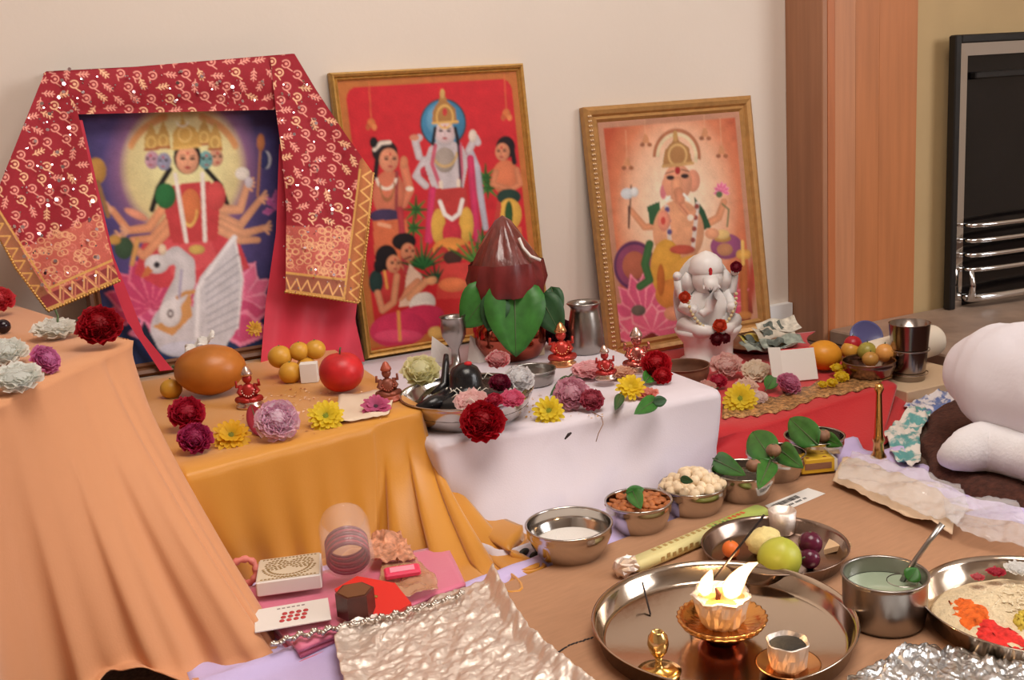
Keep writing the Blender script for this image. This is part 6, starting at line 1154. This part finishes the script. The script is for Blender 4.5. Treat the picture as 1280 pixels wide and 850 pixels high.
crumple('lace_pouch', 'pinkish lace trimmed pouch against the golden cloth', 'pouch', [(466, 672), (460, 688), (466, 708)], [(500, 668), (514, 688), (520, 704)], zp+.004, .016, mat('lace_beige', (200, 140, 110), .6, noise_s=90, noise_a=.5), 26, 24, 40, 9, smooth=True)
sc_ = thing('hair_tie', 'coiled pink hair tie at the foot of the peach cloth', 'hair tie', G(306, 724, .03)); b = MB(); b.tube([(.017*math.cos(a), .004*math.sin(2*a), .017*math.sin(a)+.012) for a in np.linspace(0, 2*PI, 30)], [.0045+.0012*math.sin(i*2.2) for i in range(30)], 8, cap=False); b.obj('loop', mat('hair_tie_pink', (222, 130, 120), .5), sc_); sc_.location.z = .0295; sc_.rotation_euler = (0, 0, R(-30))
# ================================================================== PERSON (seated cross-legged at the right) AND RUG
M_RUG = mat('brown_rug', (74, 40, 30), .95, noise_s=120, noise_a=.4, bump_s=180, bump_a=.8)
rx = [G(1150, 575, .02), G(1150, 505, .02), G(1195, 488, .02)]
rows = []
bd = np.array([G(x, y, .02)[:2] for x, y in ((1196, 488), (1160, 518), (1150, 550), (1166, 590), (1210, 608), (1275, 628), (1330, 660))]); bd = bd[np.argsort(bd[:, 1])]
for y in np.linspace(bd[-1, 1], -2.1, 70):
    xl = float(np.interp(y, bd[:, 1], bd[:, 0]))+.006*math.sin(y*61)
    rows.append([(xl+(2.5-xl)*(i/69.0)**1.3, y, .022*min(1, i/4.0)**.5*min(1, len(rows)/4.0)**.5+.002+.003*noise.noise((i*.9, y*30, 1))) for i in range(70)])
ro = MB().grid(rows).obj('brown_rug', M_RUG); tag(ro, 'thick dark brown fleece rug under the seated person', 'rug')
def skin_mesh(name, chains, m, parent, sub=2, root=0):
    vs = []; es = []; rad = []
    for ch in chains:
        prev = ch.get('join'); 
        for (pt_, r_) in ch['pts']:
            vs.append(tuple(map(float, pt_))); rad.append(r_ if isinstance(r_, tuple) else (r_, r_)); i = len(vs)-1
            if prev is not None: es.append((prev, i))
            prev = i
        ch['last'] = prev
    me = bpy.data.meshes.new(name); me.from_pydata(vs, es, []); me.materials.append(m); o = bpy.data.objects.new(name, me); COL.objects.link(o)
    mo = o.modifiers.new('skin', 'SKIN'); mo.use_smooth_shade = True
    for i, sv in enumerate(me.skin_vertices[0].data): sv.radius = rad[i]; sv.use_root = (i == root)
    s2 = o.modifiers.new('sub', 'SUBSURF'); s2.levels = sub; s2.render_levels = sub
    if parent is not None: o.parent = parent
    return o
PEL = np.array([1.86, -1.15, .158]); per = thing('person', 'person sitting cross-legged in white trousers and white socks on the brown rug', 'person', (PEL[0], PEL[1], .02))
base_ = np.array([PEL[0], PEL[1], .02])
def rel(p): return tuple(np.asarray(p, float)-base_)
kneeA = np.array(G(1300, 480, .13)); kneeB = np.array([1.72, -1.53, .15]); hipA = PEL+np.array([-.06, .08, .0]); hipB = PEL+np.array([-.04, -.09, 0])
ankA = np.array([1.62, -1.50, .075]); ankB = np.array(G(1310, 578, .062)); heelB = ankB
M_SKINP = mat('person_skin', (170, 112, 84), .55, sss=.1); M_TROU = mat('white_cotton', (224, 220, 228), .8, sheen=.2, bump_s=26, bump_a=.5); M_SOCK = mat('white_sock', (230, 228, 232), .9, bump_s=220, bump_a=.3); M_KURTA = mat('cream_kurta', (206, 190, 160), .85, bump_s=30, bump_a=.3); M_HAIR = mat('dark_hair', (36, 28, 26), .6, bump_s=160, bump_a=.6)
face_d = np.array([-.78, -.62, 0]); side_d = np.array([.62, -.78, 0])
ch = PEL+np.array([0, 0, .36])+face_d*.03; nk = PEL+np.array([0, 0, .52])+face_d*.04; hd = PEL+np.array([0, 0, .64])+face_d*.06
shA = ch+np.array([0, 0, .09])-side_d*.19; shB = ch+np.array([0, 0, .09])+side_d*.19
elA = shA+np.array([0, 0, -.26])+face_d*.02-side_d*.02; elB = shB+np.array([0, 0, -.26])+face_d*.02+side_d*.02; wrA = PEL+face_d*.26+np.array([0, 0, .10])-side_d*.06; wrB = PEL+face_d*.27+np.array([0, 0, .10])+side_d*.06
chains = [{'pts': [(rel(PEL), .13), (rel(PEL+np.array([0, 0, .18])), (.13, .10)), (rel(ch), (.15, .10)), (rel(ch+np.array([0, 0, .08])), .08), (rel(nk), .055), (rel(hd-np.array([0, 0, .05])), .06), (rel(hd+np.array([0, 0, .05])), (.085, .095)), (rel(hd+np.array([0, 0, .13])), .06)]}]
for s_, e_, wr_, h_ in ((shA, elA, wrA, -1), (shB, elB, wrB, 1)):
    chains.append({'join': 3, 'pts': [(rel(s_), .062), (rel(s_*.5+e_*.5), .05), (rel(e_), .043), (rel(wr_*.6+e_*.4), .036), (rel(wr_), .026), (rel(wr_+face_d*.045-side_d*h_*.012), (.036, .016))]})
for h_, k_, a_ in ((hipA, kneeA, ankA), (hipB, kneeB, ankB)):
    chains.append({'join': 0, 'pts': [(rel(h_), .085), (rel(h_*.5+k_*.5), .072), (rel(k_), .052), (rel(k_*.5+a_*.5), .046), (rel(a_), .03)]})
nv_ = 8; 
bo = skin_mesh('body', chains, M_SKINP, per)
# fingers: five short chains per hand, joined to the palm
for h_, wr_ in ((-1, wrA), (1, wrB)):
    pal = wr_+face_d*.045-side_d*h_*.012; fb_ = []
    for f in range(4):
        o_ = side_d*((f-1.5)*.017); L_f = (.062, .075, .07, .055)[f]; fb_.append({'pts': [(rel(pal+o_*.8), .010), (rel(pal+o_+face_d*(.025+L_f*.4)+np.array([0, 0, .004])), .0085), (rel(pal+o_+face_d*(.025+L_f*.75)-np.array([0, 0, .012])), .0075), (rel(pal+o_+face_d*(.02+L_f)-np.array([0, 0, .03])), .006)]})
    fb_.append({'pts': [(rel(pal-face_d*.02-side_d*h_*.02), .011), (rel(pal-side_d*h_*.048+face_d*.012), .009), (rel(pal-side_d*h_*.052+face_d*.04), .007)]})
    for c_ in fb_: skin_mesh('finger', [c_], M_SKINP, per, 1)
tw = [{'pts': [(rel(PEL), (.165, .13))]}]
for h_, k_, a_, rk in ((hipA, kneeA, ankA, (.125, .078, .075, .07)), (hipB, kneeB, ankB, (.12, .095, .078, .050))):
    up_ = np.array([0, 0, .012]); tw.append({'join': 0, 'pts': [(rel(h_+up_), rk[0]), (rel(h_*.5+k_*.5+up_), rk[0]), (rel(k_), rk[1]), (rel(k_*.5+a_*.5+up_*.5), rk[2]), (rel(k_*.25+a_*.75), rk[3]), (rel(a_*.97+k_*.03), rk[3]*.95)]})
skin_mesh('trousers', tw, M_TROU, per)
kt = MB(); KP = [(PEL+np.array([0, 0, -.05]), .21, .18), (PEL+np.array([0, 0, .06]), .20, .17), (PEL+np.array([0, 0, .18])+face_d*.01, .19, .155), (ch-np.array([0, 0, .05]), .20, .15), (ch+np.array([0, 0, .04]), .215, .145), (ch+np.array([0, 0, .10]), .205, .115), (ch+np.array([0, 0, .135]), .15, .09), (ch+np.array([0, 0, .155]), .085, .072), (ch+np.array([0, 0, .175]), .072, .068)]
kt.grid([[rel(c_+side_d*a_*math.cos(q)+face_d*b_*math.sin(q)*(1 if math.sin(q) > 0 else .9)) for q in np.linspace(0, 2*PI, 37)] for c_, a_, b_ in KP])
for s_, e_, wr_ in ((shA, elA, wrA), (shB, elB, wrB)):
    q = resample([s_*.75+ch*.25+np.array([0, 0, .02]), s_, s_*.5+e_*.5, e_, e_*.5+wr_*.5, wr_*.8+e_*.2], 22)
    for _ in range(3): q[1:-1] = (q[:-2]+q[1:-1]*2+q[2:])/4
    kt.tube([rel(x) for x in q], list(np.interp(np.linspace(0, 1, 22), [0, .2, .45, .65, .85, 1], [.05, .082, .074, .062, .054, .05])), 18)
kt.obj('kurta', M_KURTA, per)
sk = resample([(1178, 575), (1184, 572), (1196, 568), (1212, 562), (1232, 557), (1254, 561), (1280, 570), (1310, 578), (1345, 588)], 26); sr = np.interp(sk[:, 0], [1178, 1182, 1190, 1205, 1230, 1256, 1285, 1345], [3, 12, 20, 29, 34, 33, 31, 36])
MB().tube([rel(G(x, y, .022+r_*1.15e-3)) for (x, y), r_ in zip(sk, sr)], [r_*1.17e-3 for r_ in sr], 20).obj('sock', M_SOCK, per)
kp2 = resample([(1190, 457), (1195, 457), (1203, 459), (1212, 461), (1240, 467), (1280, 479), (1330, 486), (1400, 482), (1480, 470)], 40); kr = np.interp(kp2[:, 0], [1190, 1193, 1197, 1204, 1213, 1240, 1280, 1330, 1400, 1480], [2, 13, 25, 38, 48, 65, 79, 86, 88, 80])
km = MB(); km.tube([rel(G(x, y, .145)) for (x, y) in kp2], [r_*1.27e-3*(1+.012*math.sin(i*1.3)) for i, r_ in enumerate(kr)], 32)
km.v = [tuple(Vector(v)+Vector((0, 0, 1))*.004*noise.noise((v[0]*16, v[1]*16, v[2]*34))+Vector((-.5, -.5, 0))*.006*noise.noise((v[0]*9+v[2]*14, v[1]*9, v[2]*22))) for v in km.v]; km.obj('trouser_knee', M_TROU, per)
ftA = ankA+np.array([.06, -.10, -.02]); skin_mesh('sock', [{'pts': [(rel(ankA), .036), (rel(ankA*.6+ftA*.4), .04), (rel(ftA), .03), (rel(ftA+np.array([.03, -.05, 0])), .018)]}], M_SOCK, per, root=1)
F = Vector(face_d).normalized(); fz = Vector((0, 0, 1)); sd_ = fz.cross(F)
hb = MB(); hb.ball(rel(hd+np.array([0, 0, .055])-face_d*.018), (.098, .098, .105), 24, 16, fn=lambda d: 1.0 if (d.dot(F) < .45 or d.z > .45) and d.z > -.75 else .86); hb.obj('hair', M_HAIR, per)
hf = Vector(rel(hd+np.array([0, 0, .035]))); 
fm = MB(); fm.tube([hf+F*.085+fz*.02, hf+F*.108-fz*.012, hf+F*.098-fz*.02], [.009, .013, .010], 10); fm.obj('nose', M_SKINP, per)
for s_ in (-1, 1):
    MB().ball(tuple(hf+F*.078+sd_*s_*.032+fz*.022), (.012, .012, .008), 12, 8).obj('eye', mat('eye_white', (220, 214, 208), .3), per); MB().ball(tuple(hf+F*.087+sd_*s_*.031+fz*.022), .0055, 10, 6).obj('iris', mat('iris', (36, 24, 20), .2), per)
    MB().tube([hf+F*.084+sd_*s_*.018+fz*.04, hf+F*.084+sd_*s_*.034+fz*.045, hf+F*.074+sd_*s_*.05+fz*.04], .004, 6).obj('eyebrow', M_HAIR, per); MB().ball(tuple(hf+sd_*s_*.088-F*.01+fz*.008), (.012, .012, .028), 12, 8).obj('ear', M_SKINP, per)
MB().tube([hf+F*.074-sd_*.024-fz*.045, hf+F*.09-fz*.045, hf+F*.074+sd_*.024-fz*.045], [.003, .006, .003], 8).obj('mouth', mat('lips', (150, 82, 74), .5), per)
# unseen fixture added to give the overhead area light a body
cl = thing('added_light_panel', 'unseen square white panel added around the overhead fill light', 'ceiling light', (0.7, -1.75, 2.448))
cm2 = MB()
for s_ in (-1, 1): cm2.box((s_*.665, 0, -.02), (.03, 1.36, .04)); cm2.box((0, s_*.665, -.02), (1.30, .03, .04))
cm2.obj('frame', M_UPVC, cl, smooth=False); MB().box((0, 0, -.008), (1.30, 1.30, .012)).obj('diffuser', WHITE_P, cl, smooth=False)
